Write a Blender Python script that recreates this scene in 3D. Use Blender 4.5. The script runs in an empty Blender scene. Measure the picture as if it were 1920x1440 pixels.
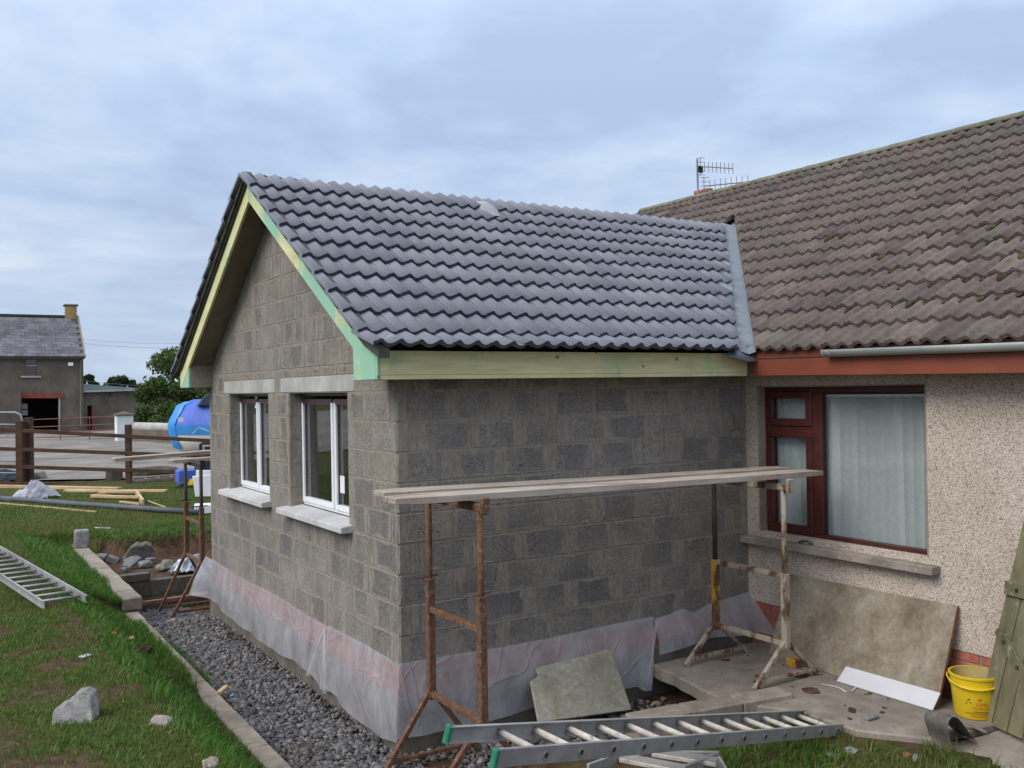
import bpy, bmesh, math, random
import numpy as np
from mathutils import Vector as V, Matrix
random.seed(7); rng = np.random.default_rng(7)
S = bpy.context.scene
COL = S.collection

# ------------------------------------------------------------------ camera
CAM = V((-2.911, -6.284, 2.630)); YAW, PITCH, ROLL, FPX = 1.0136, 0.0053, -0.0170, 1757.9
_f = V((math.cos(YAW)*math.cos(PITCH), math.sin(YAW)*math.cos(PITCH), math.sin(PITCH)))
_r0 = V((math.sin(YAW), -math.cos(YAW), 0)); _u0 = _r0.cross(_f)
CR = _r0*math.cos(ROLL)+_u0*math.sin(ROLL); CU = -_r0*math.sin(ROLL)+_u0*math.cos(ROLL); CF = _f
cd = bpy.data.cameras.new('camera'); cam = bpy.data.objects.new('camera', cd); COL.objects.link(cam)
cd.sensor_width = 36; cd.lens = FPX*36/1920; cd.clip_start = .05; cd.clip_end = 6000
m = Matrix.Identity(4)
for i in range(3):
    m[i][0] = CR[i]; m[i][1] = CU[i]; m[i][2] = -CF[i]; m[i][3] = CAM[i]
cam.matrix_world = m; S.camera = cam
def px(x, y, axis, val):
    "photo pixel -> point on the plane axis=val"
    d = CF+CR*((x-960)/FPX)-CU*((y-720)/FPX)
    return CAM+d*((val-CAM[axis])/d[axis])
def pxd(x, y, D):
    return CAM+(CF+CR*((x-960)/FPX)-CU*((y-720)/FPX))*D
def pxp(x, y, p0, n):
    d = CF+CR*((x-960)/FPX)-CU*((y-720)/FPX)
    return CAM+d*((p0-CAM).dot(n)/d.dot(n))

# ------------------------------------------------------------------ light
SUN_EL, SUN_AZ = math.radians(40), math.radians(182)      # azimuth of the light's origin, from +x
w = bpy.data.worlds.new('World'); S.world = w; w.use_nodes = True
nt = w.node_tree; nt.nodes.clear()
def wn(t, **k):
    n = nt.nodes.new(t)
    for a, b in k.items():
        if a in n.inputs.keys(): n.inputs[a].default_value = b
        else: setattr(n, a, b)
    return n
lk = nt.links.new
out = wn('ShaderNodeOutputWorld'); bg = wn('ShaderNodeBackground', Strength=.1); lk(bg.outputs[0], out.inputs[0])
sky = wn('ShaderNodeTexSky', sky_type='NISHITA', sun_disc=False, sun_elevation=SUN_EL, sun_rotation=math.pi/2-SUN_AZ, air_density=1.0, dust_density=2.0)
tc = wn('ShaderNodeTexCoord'); sp = wn('ShaderNodeSeparateXYZ'); lk(tc.outputs['Generated'], sp.inputs[0])
zc = wn('ShaderNodeMath', operation='MAXIMUM'); lk(sp.outputs[2], zc.inputs[0]); zc.inputs[1].default_value = 0
za = wn('ShaderNodeMath', operation='ADD'); lk(zc.outputs[0], za.inputs[0]); za.inputs[1].default_value = .16
dx = wn('ShaderNodeMath', operation='DIVIDE'); lk(sp.outputs[0], dx.inputs[0]); lk(za.outputs[0], dx.inputs[1])
dy = wn('ShaderNodeMath', operation='DIVIDE'); lk(sp.outputs[1], dy.inputs[0]); lk(za.outputs[0], dy.inputs[1])
cb = wn('ShaderNodeCombineXYZ'); lk(dx.outputs[0], cb.inputs[0]); lk(dy.outputs[0], cb.inputs[1])
n1 = wn('ShaderNodeTexNoise', Scale=.85, Detail=8.0, Roughness=.50, Distortion=.5); lk(cb.outputs[0], n1.inputs['Vector'])
n2 = wn('ShaderNodeTexNoise', Scale=2.3, Detail=6.0, Roughness=.55, Distortion=.2); lk(cb.outputs[0], n2.inputs['Vector'])
mixn = wn('ShaderNodeMath', operation='MULTIPLY_ADD'); lk(n2.outputs[0], mixn.inputs[0]); mixn.inputs[1].default_value = .50; lk(n1.outputs[0], mixn.inputs[2])
rp = wn('ShaderNodeValToRGB'); lk(mixn.outputs[0], rp.inputs[0])
rp.color_ramp.elements[0].position = .61; rp.color_ramp.elements[0].color = (2.95, 3.75, 5.25, 1)
rp.color_ramp.elements[1].position = .90; rp.color_ramp.elements[1].color = (5.4, 6.0, 6.9, 1)
e = rp.color_ramp.elements.new(.70); e.color = (3.45, 4.35, 5.85, 1)
e = rp.color_ramp.elements.new(.79); e.color = (4.15, 4.95, 6.25, 1)
# overcast luminance: dimmer low down, brighter overhead (CIE overcast sky)
ov = wn('ShaderNodeMath', operation='MULTIPLY_ADD'); lk(zc.outputs[0], ov.inputs[0]); ov.inputs[1].default_value = .85; ov.inputs[2].default_value = .80
cm = wn('ShaderNodeVectorMath', operation='SCALE'); lk(rp.outputs[0], cm.inputs[0]); lk(ov.outputs[0], cm.inputs['Scale'])
# paler towards the horizon
hz = wn('ShaderNodeMapRange'); lk(zc.outputs[0], hz.inputs[0]); hz.inputs[1].default_value = 0; hz.inputs[2].default_value = .22; hz.inputs[3].default_value = .5; hz.inputs[4].default_value = 0
hm = wn('ShaderNodeMix', data_type='RGBA'); lk(hz.outputs[0], hm.inputs[0]); lk(cm.outputs[0], hm.inputs[6]); hm.inputs[7].default_value = (4.3, 5.1, 6.3, 1)
# thicker, greyer cloud overhead
zg = wn('ShaderNodeMapRange'); lk(zc.outputs[0], zg.inputs[0]); zg.inputs[1].default_value = .35; zg.inputs[2].default_value = .95; zg.inputs[3].default_value = 0; zg.inputs[4].default_value = .75
gm_ = wn('ShaderNodeMix', data_type='RGBA'); lk(zg.outputs[0], gm_.inputs[0]); lk(hm.outputs[2], gm_.inputs[6]); gm_.inputs[7].default_value = (9.6, 10.0, 10.6, 1)
mx = wn('ShaderNodeMix', data_type='RGBA'); mx.inputs[0].default_value = .93; lk(sky.outputs[0], mx.inputs[6]); lk(gm_.outputs[2], mx.inputs[7])
lk(mx.outputs[2], bg.inputs[0])
ld = bpy.data.lights.new('sun', 'SUN'); ld.energy = 1.5; ld.angle = math.radians(35); ld.color = (1, .95, .88)
lo = bpy.data.objects.new('sun', ld); COL.objects.link(lo)
sd = V((math.cos(SUN_AZ)*math.cos(SUN_EL), math.sin(SUN_AZ)*math.cos(SUN_EL), math.sin(SUN_EL)))
lo.rotation_euler = (-sd).to_track_quat('-Z', 'Y').to_euler(); lo.location = (0, 0, 30)
S.view_settings.view_transform = 'Standard'; S.view_settings.look = 'None'; S.view_settings.gamma = 1
S.view_settings.use_curve_mapping = False; S.view_settings.exposure = .62

# ------------------------------------------------------------------ object helpers
WL = {}
def reg(o, parent):
    if parent is not None:
        o.parent = parent; o.matrix_parent_inverse = Matrix.Translation(-WL.get(parent.name, V((0, 0, 0))))
    COL.objects.link(o)
def obj(name, me, mat=None, parent=None):
    o = bpy.data.objects.new(name, me); reg(o, parent)
    if mat is not None and me is not None:
        if len(me.materials) == 0: me.materials.append(mat)
    return o
def tag(o, label=None, cat=None, group=None, kind=None):
    if label: o['label'] = label
    if cat: o['category'] = cat
    if group: o['group'] = group
    if kind: o['kind'] = kind
    return o
def thing(name, label, cat, loc=(0, 0, 0), group=None):
    o = bpy.data.objects.new(name, None); o.empty_display_size = .1; COL.objects.link(o); o.location = loc; WL[o.name] = V(loc)
    return tag(o, label, cat, group)
class MB:
    def __init__(s): s.v = []; s.f = []
    def add(s, vs, fs):
        b = len(s.v); s.v += [V(q) for q in vs]; s.f += [tuple(b+i for i in q) for q in fs]; return s
    def box(s, a, b):
        x0, y0, z0 = [min(a[i], b[i]) for i in range(3)]; x1, y1, z1 = [max(a[i], b[i]) for i in range(3)]
        return s.add([(x0,y0,z0),(x1,y0,z0),(x1,y1,z0),(x0,y1,z0),(x0,y0,z1),(x1,y0,z1),(x1,y1,z1),(x0,y1,z1)],
                     [(0,3,2,1),(4,5,6,7),(0,1,5,4),(1,2,6,5),(2,3,7,6),(3,0,4,7)])
    def bar(s, p, q, w, h, up=(0, 0, 1)):
        "box from p to q, w wide across, h tall along up"
        p = V(p); q = V(q); d = (q-p).normalized(); up = V(up); sx = d.cross(up)
        if sx.length < 1e-4: sx = d.cross(V((0, 1, 0)))
        sx.normalize(); uz = sx.cross(d).normalized(); a = sx*(w/2); b = uz*(h/2)
        return s.add([p-a-b, p+a-b, p+a+b, p-a+b, q-a-b, q+a-b, q+a+b, q-a+b],
                     [(0,1,2,3),(7,6,5,4),(0,4,5,1),(1,5,6,2),(2,6,7,3),(3,7,4,0)])
    def tube(s, pts, r, n=10, cap=True):
        pts = [V(p) for p in pts]; R = r if isinstance(r, (list, tuple)) else [r]*len(pts); b = len(s.v); prev = None
        for i, p in enumerate(pts):
            d = (pts[min(i+1, len(pts)-1)]-pts[max(i-1, 0)]).normalized()
            if prev is None:
                a = d.cross(V((0, 0, 1)))
                if a.length < 1e-3: a = d.cross(V((1, 0, 0)))
            else: a = prev-d*prev.dot(d)
            a.normalize(); prev = a; c = d.cross(a)
            for k in range(n):
                t = 2*math.pi*k/n; s.v.append(p+(a*math.cos(t)+c*math.sin(t))*R[i])
        for i in range(len(pts)-1):
            for k in range(n):
                k2 = (k+1) % n; s.f.append((b+i*n+k, b+i*n+k2, b+(i+1)*n+k2, b+(i+1)*n+k))
        if cap:
            s.f.append(tuple(b+k for k in range(n))[::-1]); s.f.append(tuple(b+(len(pts)-1)*n+k for k in range(n)))
        return s
    def prism(s, poly, ext):
        poly = [V(p) for p in poly]; ext = V(ext); n = len(poly); b = len(s.v)
        s.v += poly+[p+ext for p in poly]
        s.f += [tuple(b+i for i in range(n))[::-1], tuple(b+n+i for i in range(n))]
        s.f += [(b+i, b+(i+1) % n, b+n+(i+1) % n, b+n+i) for i in range(n)]
        return s
    def lathe(s, c, prof, n=20, axis=None):
        c = V(c); b = len(s.v)
        for r, z in prof:
            for k in range(n):
                t = 2*math.pi*k/n; s.v.append(c+V((r*math.cos(t), r*math.sin(t), z)))
        for i in range(len(prof)-1):
            for k in range(n):
                k2 = (k+1) % n; s.f.append((b+i*n+k, b+i*n+k2, b+(i+1)*n+k2, b+(i+1)*n+k))
        return s
    def mesh(s, bevel=0, smooth=False, jit=0, seg=1):
        me = bpy.data.meshes.new('mesh'); bm = bmesh.new(); vs = [bm.verts.new(q) for q in s.v]
        for q in s.f:
            try: bm.faces.new([vs[i] for i in q])
            except ValueError: pass
        bmesh.ops.recalc_face_normals(bm, faces=bm.faces[:])
        if jit:
            for q in bm.verts: q.co += V((random.uniform(-jit, jit), random.uniform(-jit, jit), random.uniform(-jit, jit)))
        if bevel:
            es = [ed for ed in bm.edges if len(ed.link_faces) == 2 and ed.calc_face_angle(0) > .6]
            bmesh.ops.bevel(bm, geom=es, offset=bevel, segments=seg, affect='EDGES', profile=.6)
        if smooth:
            for q in bm.faces: q.smooth = True
        bm.to_mesh(me); bm.free(); return me
    def build(s, name, mat, parent=None, bevel=0, smooth=False, jit=0, seg=1):
        return obj(name, s.mesh(bevel, smooth, jit, seg), mat, parent)
def auto_smooth(o, ang=40):
    me = o.data; bm = bmesh.new(); bm.from_mesh(me)
    for q in bm.faces: q.smooth = True
    for ed in bm.edges:
        if len(ed.link_faces) == 2 and ed.calc_face_angle(0) > math.radians(ang): ed.smooth = False
    bm.to_mesh(me); bm.free(); return o
def np_mesh(vv, ff, nper):
    "fast mesh from numpy; ff flat loop indices, nper loops per face (scalar)"
    me = bpy.data.meshes.new('mesh'); nf = len(ff)//nper
    me.vertices.add(len(vv)); me.vertices.foreach_set('co', np.asarray(vv, np.float32).ravel())
    me.loops.add(len(ff)); me.loops.foreach_set('vertex_index', np.asarray(ff, np.int32))
    me.polygons.add(nf); me.polygons.foreach_set('loop_start', np.arange(0, nf*nper, nper, dtype=np.int32))
    me.polygons.foreach_set('loop_total', np.full(nf, nper, np.int32)); me.update(calc_edges=True); return me
_G = rng.random((64, 64))
def vnoise(x, y):
    x = np.asarray(x, float); y = np.asarray(y, float); xi = np.floor(x).astype(int); yi = np.floor(y).astype(int); fx = x-xi; fy = y-yi
    fx = fx*fx*(3-2*fx); fy = fy*fy*(3-2*fy); g = lambda a, b: _G[a % 64, b % 64]
    return (g(xi, yi)*(1-fx)+g(xi+1, yi)*fx)*(1-fy)+(g(xi, yi+1)*(1-fx)+g(xi+1, yi+1)*fx)*fy
def fbm(x, y, o=3):
    t = 0; a = .5; s = 1.0
    for i in range(o): t = t+a*vnoise(x*s+17.3*i, y*s+5.1*i); a *= .5; s *= 2.1
    return t/(1-.5**o)
def sstep(a, b, x): t = np.clip((np.asarray(x, float)-a)/(b-a), 0, 1); return t*t*(3-2*t)

# ------------------------------------------------------------------ materials
class NT:
    def __init__(s, name):
        s.m = bpy.data.materials.new(name); s.m.use_nodes = True; s.t = s.m.node_tree
        s.b = s.t.nodes['Principled BSDF']; s.out = s.t.nodes['Material Output']
    def n(s, t, ins=None, **k):
        q = s.t.nodes.new(t)
        for a, b in k.items(): setattr(q, a, b)
        for a, b in (ins or {}).items():
            if hasattr(b, 'is_output') or isinstance(b, bpy.types.NodeSocket): s.t.links.new(b, q.inputs[a])
            else: q.inputs[a].default_value = b
        return q
    def lk(s, a, b): s.t.links.new(a, b)
    def pos(s, stretch=(1, 1, 1), kind='pos'):
        src = s.n('ShaderNodeNewGeometry').outputs['Position'] if kind == 'pos' else s.n('ShaderNodeTexCoord').outputs['Object']
        if stretch == (1, 1, 1): return src
        return s.n('ShaderNodeVectorMath', {0: src, 1: stretch}, operation='MULTIPLY').outputs[0]
    def noise(s, vec, scale, detail=5, rough=.55, dist=0):
        return s.n('ShaderNodeTexNoise', {'Vector': vec, 'Scale': scale, 'Detail': detail, 'Roughness': rough, 'Distortion': dist}).outputs[0]
    def voro(s, vec, scale, out='Distance', **k): return s.n('ShaderNodeTexVoronoi', {'Vector': vec, 'Scale': scale}, **k).outputs[out]
    def ramp(s, fac, stops, interp='LINEAR'):
        q = s.n('ShaderNodeValToRGB', {0: fac}); c = q.color_ramp; c.interpolation = interp
        while len(c.elements) < len(stops): c.elements.new(.5)
        for el, (p, col) in zip(c.elements, stops):
            el.position = p; el.color = (col[0], col[1], col[2], 1) if isinstance(col, (tuple, list)) else (col, col, col, 1)
        return q.outputs[0]
    def mix(s, fac, a, b, blend='MIX'):
        q = s.n('ShaderNodeMix', data_type='RGBA', blend_type=blend)
        for i, v in ((0, fac), (6, a), (7, b)):
            if isinstance(v, bpy.types.NodeSocket): s.lk(v, q.inputs[i])
            elif isinstance(v, (tuple, list)): q.inputs[i].default_value = (v[0], v[1], v[2], 1)
            else: q.inputs[i].default_value = v if i == 0 else (v, v, v, 1)
        return q.outputs[2]
    def math(s, op, a, b=None, c=None):
        q = s.n('ShaderNodeMath', operation=op)
        for i, v in enumerate((a, b, c)):
            if v is None: continue
            if isinstance(v, bpy.types.NodeSocket): s.lk(v, q.inputs[i])
            else: q.inputs[i].default_value = v
        return q.outputs[0]
    def maprange(s, v, a, b, c, d): return s.n('ShaderNodeMapRange', {0: v, 1: a, 2: b, 3: c, 4: d}).outputs[0]
    def fin(s, col, rough=.8, bump=None, bs=.5, bd=.01, spec=.3, metal=0):
        for k, v in (('Base Color', col), ('Roughness', rough), ('Metallic', metal), ('Specular IOR Level', spec)):
            if isinstance(v, bpy.types.NodeSocket): s.lk(v, s.b.inputs[k])
            elif isinstance(v, (tuple, list)): s.b.inputs[k].default_value = (v[0], v[1], v[2], 1)
            else: s.b.inputs[k].default_value = v
        if bump is not None:
            q = s.n('ShaderNodeBump', {'Height': bump, 'Strength': bs, 'Distance': bd}); s.lk(q.outputs[0], s.b.inputs['Normal'])
        return s.m
def simple(name, stops, scale=6, rough=.75, rand=0, stretch=(1, 1, 1), kind='pos', spec=.3, metal=0, bscale=60, bs=.4, bd=.004, big=.25, speck=None, detail=6):
    t = NT(name); p = t.pos(stretch, kind); f = t.noise(p, scale, detail, .6); c = t.ramp(f, stops)
    if big: c = t.mix(1.0, c, t.ramp(t.noise(t.pos((1, 1, 1), kind), scale*.13+.4, 3), [(.3, 1-big), (.7, 1+big*.6)]), 'MULTIPLY')
    if rand: c = t.mix(1.0, c, t.ramp(t.n('ShaderNodeObjectInfo').outputs['Random'], [(0, 1-rand), (1, 1+rand)]), 'MULTIPLY')
    if speck:
        sc, lo, hi, col = speck; c = t.mix(t.maprange(t.noise(t.pos((1, 1, 1), kind), sc, 3, .7), lo, hi, 0, 1), c, col)
    return t.fin(c, rough, t.noise(p, bscale, 5, .65) if bs else None, bs, bd, spec, metal)
# ---- block masonry: grey aggregate block, tan mortar smeared over its edges
def block_mat():
    t = NT('concrete_block'); p = t.pos()
    a = t.n('ShaderNodeUVMap', uv_map='e0').outputs[0]; b = t.n('ShaderNodeUVMap', uv_map='e1').outputs[0]
    sa = t.n('ShaderNodeSeparateXYZ', {0: a}); sb = t.n('ShaderNodeSeparateXYZ', {0: b})
    d1 = t.math('MINIMUM', sa.outputs[0], sa.outputs[1]); d2 = t.math('MINIMUM', sb.outputs[0], sb.outputs[1])
    rnd = t.n('ShaderNodeObjectInfo').outputs['Random']
    f = t.noise(p, 34, 5, .7); c = t.ramp(f, [(.3, (.172, .156, .138)), (.55, (.262, .236, .206)), (.75, (.375, .345, .305))])
    blue = t.mix(t.ramp(t.noise(p, 2.6, 3), [(.4, 0), (.62, .75)]), c, (.175, .168, .185), 'MIX'); c = t.mix(.5, c, blue)
    c = t.mix(1, c, t.ramp(rnd, [(0, (.86, .86, .88)), (.35, (.97, .96, .95)), (.7, (1.03, 1.02, 1.0)), (1, (1.13, 1.11, 1.06))]), 'MULTIPLY')
    c = t.mix(1, c, t.ramp(t.noise(p, 1.5, 5, .65), [(.3, .64), (.7, 1.24)]), 'MULTIPLY')
    pits = t.ramp(t.noise(p, 80, 2, .5), [(.33, 1), (.40, 0)]); pm = t.math('MULTIPLY', pits, t.ramp(t.noise(p, 9, 3), [(.38, .25), (.6, 1)]))
    c = t.mix(pm, c, (.035, .033, .035)); c = t.mix(t.ramp(t.noise(p, 70, 2, .6), [(.70, 0), (.76, .7)]), c, (.55, .53, .49))
    # mortar smear from the joints, wider on the perpends
    sm1 = t.math('SUBTRACT', d1, t.math('MULTIPLY', t.ramp(t.noise(t.pos((1, 1, .25)), 5.5, 4, .6), [(.38, 0), (.74, .16)]), 1.0))
    sm2 = t.math('SUBTRACT', d2, t.math('MULTIPLY', t.ramp(t.noise(t.pos((.4, .4, 1)), 6, 4, .6), [(.45, 0), (.8, .05)]), 1.0))
    edge = t.maprange(t.math('MINIMUM', sm1, sm2), .001, .010, 1, 0)
    sm = t.math('MULTIPLY', edge, t.ramp(t.noise(p, 22, 4, .6), [(.28, .45), (.55, 1)]))
    mort = t.ramp(t.noise(t.pos((1, 1, .3)), 26, 4, .6), [(.3, (.205, .182, .152)), (.7, (.335, .300, .255))])
    c = t.mix(sm, c, mort)
    streak = t.ramp(t.noise(t.pos((4.5, 4.5, .35)), 2.4, 4, .6), [(.58, 0), (.75, .30)]); c = t.mix(streak, c, (.36, .34, .31))
    hgt = t.math('ADD', t.noise(p, 75, 4, .7), t.math('MULTIPLY', pm, -1.1)); hgt = t.math('ADD', hgt, t.math('MULTIPLY', sm, .5))
    return t.fin(c, .93, hgt, .75, .006, .15)
def mortar_mat(name='mortar'):
    t = NT(name); p = t.pos(); c = t.ramp(t.noise(p, 18, 5, .65), [(.3, (.185, .162, .132)), (.7, (.33, .29, .24))])
    return t.fin(c, .95, t.noise(p, 60, 4), .6, .006, .1)
def pebble_mat():
    t = NT('pebble_dash'); p = t.pos(); vc = t.voro(p, 118, 'Color'); vd = t.voro(p, 118, 'Distance')
    s = t.n('ShaderNodeSeparateColor', {0: vc}); r = s.outputs[0]
    c = t.ramp(r, [(0, (.17, .135, .105)), (.16, (.40, .335, .28)), (.42, (.60, .53, .46)), (.7, (.74, .68, .61)), (1, (.84, .79, .73))])
    c = t.mix(t.ramp(vd, [(.35, 0), (.75, .85)]), c, (.30, .25, .21)); big = t.ramp(t.noise(p, .9, 4, .6), [(.3, (.86, .82, .76)), (.7, (1.06, 1.04, 1.02))])
    c = t.mix(1, c, big, 'MULTIPLY')
    return t.fin(c, .9, vd, -.9, .010, .2)
def tile_new_mat():
    t = NT('new_roof_tile'); p = t.pos(); rnd = t.n('ShaderNodeObjectInfo').outputs['Random']
    c = t.ramp(rnd, [(0, (.128, .134, .162)), (.3, (.152, .156, .186)), (.7, (.163, .165, .195)), (1, (.188, .188, .216))])
    c = t.mix(1, c, t.ramp(t.noise(p, 60, 4, .6), [(.3, .9), (.7, 1.12)]), 'MULTIPLY')
    c = t.mix(1, c, t.ramp(t.noise(p, 2.2, 4), [(.3, .9), (.7, 1.14)]), 'MULTIPLY')
    dust = t.math('MULTIPLY', t.ramp(t.noise(p, 7, 5, .65, .6), [(.60, 0), (.74, .5)]), t.ramp(t.noise(p, .8, 2), [(.5, 0), (.62, 1)])); c = t.mix(dust, c, (.42, .40, .40))
    return t.fin(c, t.ramp(t.noise(p, 9, 3), [(.3, .30), (.7, .46)]), t.noise(p, 120, 3), .10, .003, .5)
def tile_old_mat():
    t = NT('old_roof_tile'); p = t.pos(); rnd = t.n('ShaderNodeObjectInfo').outputs['Random']
    c = t.ramp(rnd, [(0, (.098, .076, .074)), (.35, (.145, .110, .102)), (.7, (.122, .104, .092)), (1, (.180, .142, .128))])
    c = t.mix(1, c, t.ramp(t.noise(p, 16, 5, .65), [(.3, .72), (.7, 1.25)]), 'MULTIPLY')
    c = t.mix(t.ramp(t.noise(p, 3.2, 5, .65), [(.45, 0), (.68, .5)]), c, (.150, .138, .122))
    c = t.mix(t.ramp(t.noise(p, 9, 5, .7, .5), [(.60, 0), (.70, .75)]), c, (.075, .068, .050))
    c = t.mix(t.ramp(t.noise(p, 42, 3, .7), [(.70, 0), (.74, .8)]), c, (.50, .49, .45))
    return t.fin(c, .92, t.noise(p, 70, 5, .7), .55, .006, .15)
def poly_mat():
    t = NT('polythene_sheet'); p = t.pos(); tr = t.n('ShaderNodeBsdfTransparent'); tl = t.n('ShaderNodeBsdfTranslucent', {'Color': (.74, .74, .82, 1)})
    col = t.ramp(t.noise(t.pos((1, 1, .5)), 6, 5, .6), [(.3, (.62, .61, .66)), (.7, (.80, .79, .84))])
    rg = t.math('ABSOLUTE', t.math('SUBTRACT', t.noise(t.pos((1.5, 1.5, .5)), 2.3, 2, .4, .8), .5)); rg2 = t.math('ABSOLUTE', t.math('SUBTRACT', t.noise(t.pos((.8, .8, 1.3)), 1.7, 2, .4, .9), .5)); cre = t.math('MINIMUM', rg, rg2)
    t.fin(col, .20, t.math('ADD', t.math('MULTIPLY', t.ramp(cre, [(0, 1), (.035, 0)]), .30), t.math('MULTIPLY', t.noise(p, 40, 3), .10)), .7, .02, .5)
    m1 = t.n('ShaderNodeMixShader', {0: .35, 1: t.b.outputs[0], 2: tl.outputs[0]})
    ac = t.ramp(t.noise(t.pos((1, 1, .6)), 4.2, 5, .62), [(.3, .36), (.72, .70)])
    m2 = t.n('ShaderNodeMixShader', {0: ac, 1: tr.outputs[0], 2: m1.outputs[0]}); t.lk(m2.outputs[0], t.out.inputs[0]); return t.m
def glass_mat(name='window_glass', tint=(.95, .965, .965)):
    t = NT(name); tr = t.n('ShaderNodeBsdfTransparent', {0: (*tint, 1)}); gl = t.n('ShaderNodeBsdfGlossy', {'Roughness': .015, 'Color': (1, 1, 1, 1)})
    fr = t.n('ShaderNodeLayerWeight', {0: .5}); k = t.math('MULTIPLY_ADD', t.math('POWER', fr.outputs['Facing'], 4.0), .9, .045)
    mm = t.n('ShaderNodeMixShader', {0: k, 1: tr.outputs[0], 2: gl.outputs[0]}); t.lk(mm.outputs[0], t.out.inputs[0]); return t.m
def timber_green(axis):
    st = {'x': (.12, 1, 1), 'y': (1, .16, .45), 'yl': (1, .16, .45)}[axis]; t = NT('treated_timber_'+axis); p = t.pos(st)
    c = t.ramp(t.noise(p, 20, 5, .6), [(.3, (.54, .53, .27)), (.55, (.69, .65, .36)), (.75, (.78, .72, .45))])
    g = t.ramp(t.noise(t.pos((1.1, 1, .6)), 1.9, 4, .6, .4), [(.55, 0), (.70, .75)] if axis == 'x' else ([(.34, 0), (.48, .9)] if axis == 'y' else [(.58, 0), (.72, .7)])); c = t.mix(g, c, (.24, .50, .32) if axis == 'x' else (.26, .53, .38))
    c = t.mix(t.ramp(t.voro(t.pos((1, 1, 1.2)), 5.0), [(.06, .9), (.11, 0)]), c, (.13, .17, .09))
    return t.fin(c, .7, t.noise(p, 60, 4), .2, .003, .25)
def rust_mat(name, paint=None, amt=.5):
    t = NT(name); p = t.pos(); c = t.ramp(t.noise(p, 28, 5, .65), [(.3, (.070, .036, .022)), (.55, (.155, .078, .043)), (.75, (.26, .155, .095))])
    if paint: c = t.mix(t.ramp(t.noise(t.pos((1, 1, .4)), 9, 5, .65), [(amt-.04, 0), (amt+.05, 1)]), c, paint)
    c = t.mix(t.ramp(t.noise(p, 55, 3, .7), [(.66, 0), (.72, .75)]), c, (.55, .52, .47))
    return t.fin(c, .75, t.noise(p, 90, 4), .4, .003, .3)
def board_mat(name, a, b, cc, frame=None):
    t = NT(name); p = t.pos(); c = t.ramp(t.noise(p, 3.2, 6, .62, .5), [(.28, a), (.5, b), (.72, cc)])
    c = t.mix(1, c, t.ramp(t.noise(p, 30, 4, .6), [(.3, .8), (.7, 1.15)]), 'MULTIPLY'); c = t.mix(t.ramp(t.noise(p, 60, 3, .7), [(.70, 0), (.75, .7)]), c, (.62, .6, .56))
    return t.fin(c, .88, t.noise(p, 50, 5), .35, .004, .2)
def island_mat(name, stops, rough=.85, trans=0, spec=.25, bs=0, bscale=60, patch=None):
    t = NT(name); r = t.n('ShaderNodeNewGeometry').outputs['Random Per Island']; c = t.ramp(r, stops)
    if patch: c = t.mix(t.ramp(t.noise(t.pos(), patch[0], 4, .6), [(patch[1], 0), (patch[2], patch[3])]), c, patch[4])
    t.fin(c, rough, t.noise(t.pos(), bscale, 4) if bs else None, bs, .004, spec)
    if trans:
        tl = t.n('ShaderNodeBsdfTranslucent'); t.lk(c, tl.inputs[0]); q = t.n('ShaderNodeMixShader', {0: trans, 1: t.b.outputs[0], 2: tl.outputs[0]}); t.lk(q.outputs[0], t.out.inputs[0])
    return t.m
MT = {}
MT['block'] = block_mat(); MT['mortar'] = mortar_mat(); MT['pebble'] = pebble_mat(); MT['tile_new'] = tile_new_mat(); MT['tile_old'] = tile_old_mat()
MT['poly'] = poly_mat(); MT['glass'] = glass_mat(); MT['tgx'] = timber_green('x'); MT['tgy'] = timber_green('y'); MT['tgyl'] = timber_green('yl')
MT['rust'] = rust_mat('rusty_steel'); MT['rusty_yellow'] = rust_mat('rusty_yellow_paint', (.50, .27, .03), .5); MT['rust_cream'] = rust_mat('mortar_splashed_steel', (.36, .31, .24), .47)
MT['lintel'] = simple('precast_concrete', [(.3, (.36, .35, .33)), (.7, (.47, .455, .43))], 14, .85, stretch=(1, 1, .3), bs=.25)
MT['sill'] = simple('cast_sill', [(.3, (.47, .46, .45)), (.7, (.58, .57, .56))], 10, .8, bs=.15)
MT['brick_grey'] = simple('mortared_brick', [(.3, (.20, .165, .14)), (.7, (.36, .31, .265))], 20, .9, rand=.15)
MT['brick_red'] = simple('red_brick', [(.3, (.25, .075, .05)), (.7, (.42, .15, .10))], 20, .88, rand=.2)
MT['soffit'] = simple('soffit_board', [(.3, (.155, .125, .085)), (.7, (.225, .185, .13))], 5, .8, stretch=(1, .3, 1), bs=.1)
MT['undercloak'] = simple('dark_undercloak', [(.3, (.045, .043, .040)), (.7, (.085, .080, .072))], 12, .8)
MT['lead'] = simple('lead_sheet', [(.3, (.105, .122, .145)), (.7, (.165, .185, .215))], 5, .48, spec=.5, bs=.18, bd=.006, bscale=14, speck=(30, .68, .75, (.30, .32, .35)))
MT['white_upvc'] = simple('white_frame', [(.3, (.76, .77, .80)), (.7, (.82, .83, .85))], 4, .3, bs=0, big=.04, spec=.5)
MT['mahogany'] = simple('mahogany_frame', [(.3, (.050, .012, .010)), (.7, (.085, .022, .018))], 8, .38, bs=0, spec=.5, big=.1)
MT['reveal'] = simple('smooth_reveal', [(.3, (.24, .20, .15)), (.7, (.33, .28, .22))], 9, .9)
MT['house_sill'] = simple('weathered_sill', [(.3, (.20, .175, .14)), (.7, (.34, .30, .25))], 7, .9, speck=(25, .62, .72, (.5, .47, .42)))
MT['blind'] = simple('blind_fabric', [(.3, (.42, .45, .45)), (.7, (.49, .52, .52))], 30, .85, bs=0, big=.05, rand=.12)
MT['room'] = simple('dim_room', [(.3, (.16, .15, .14)), (.7, (.20, .19, .18))], 3, .9, bs=0)
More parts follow.
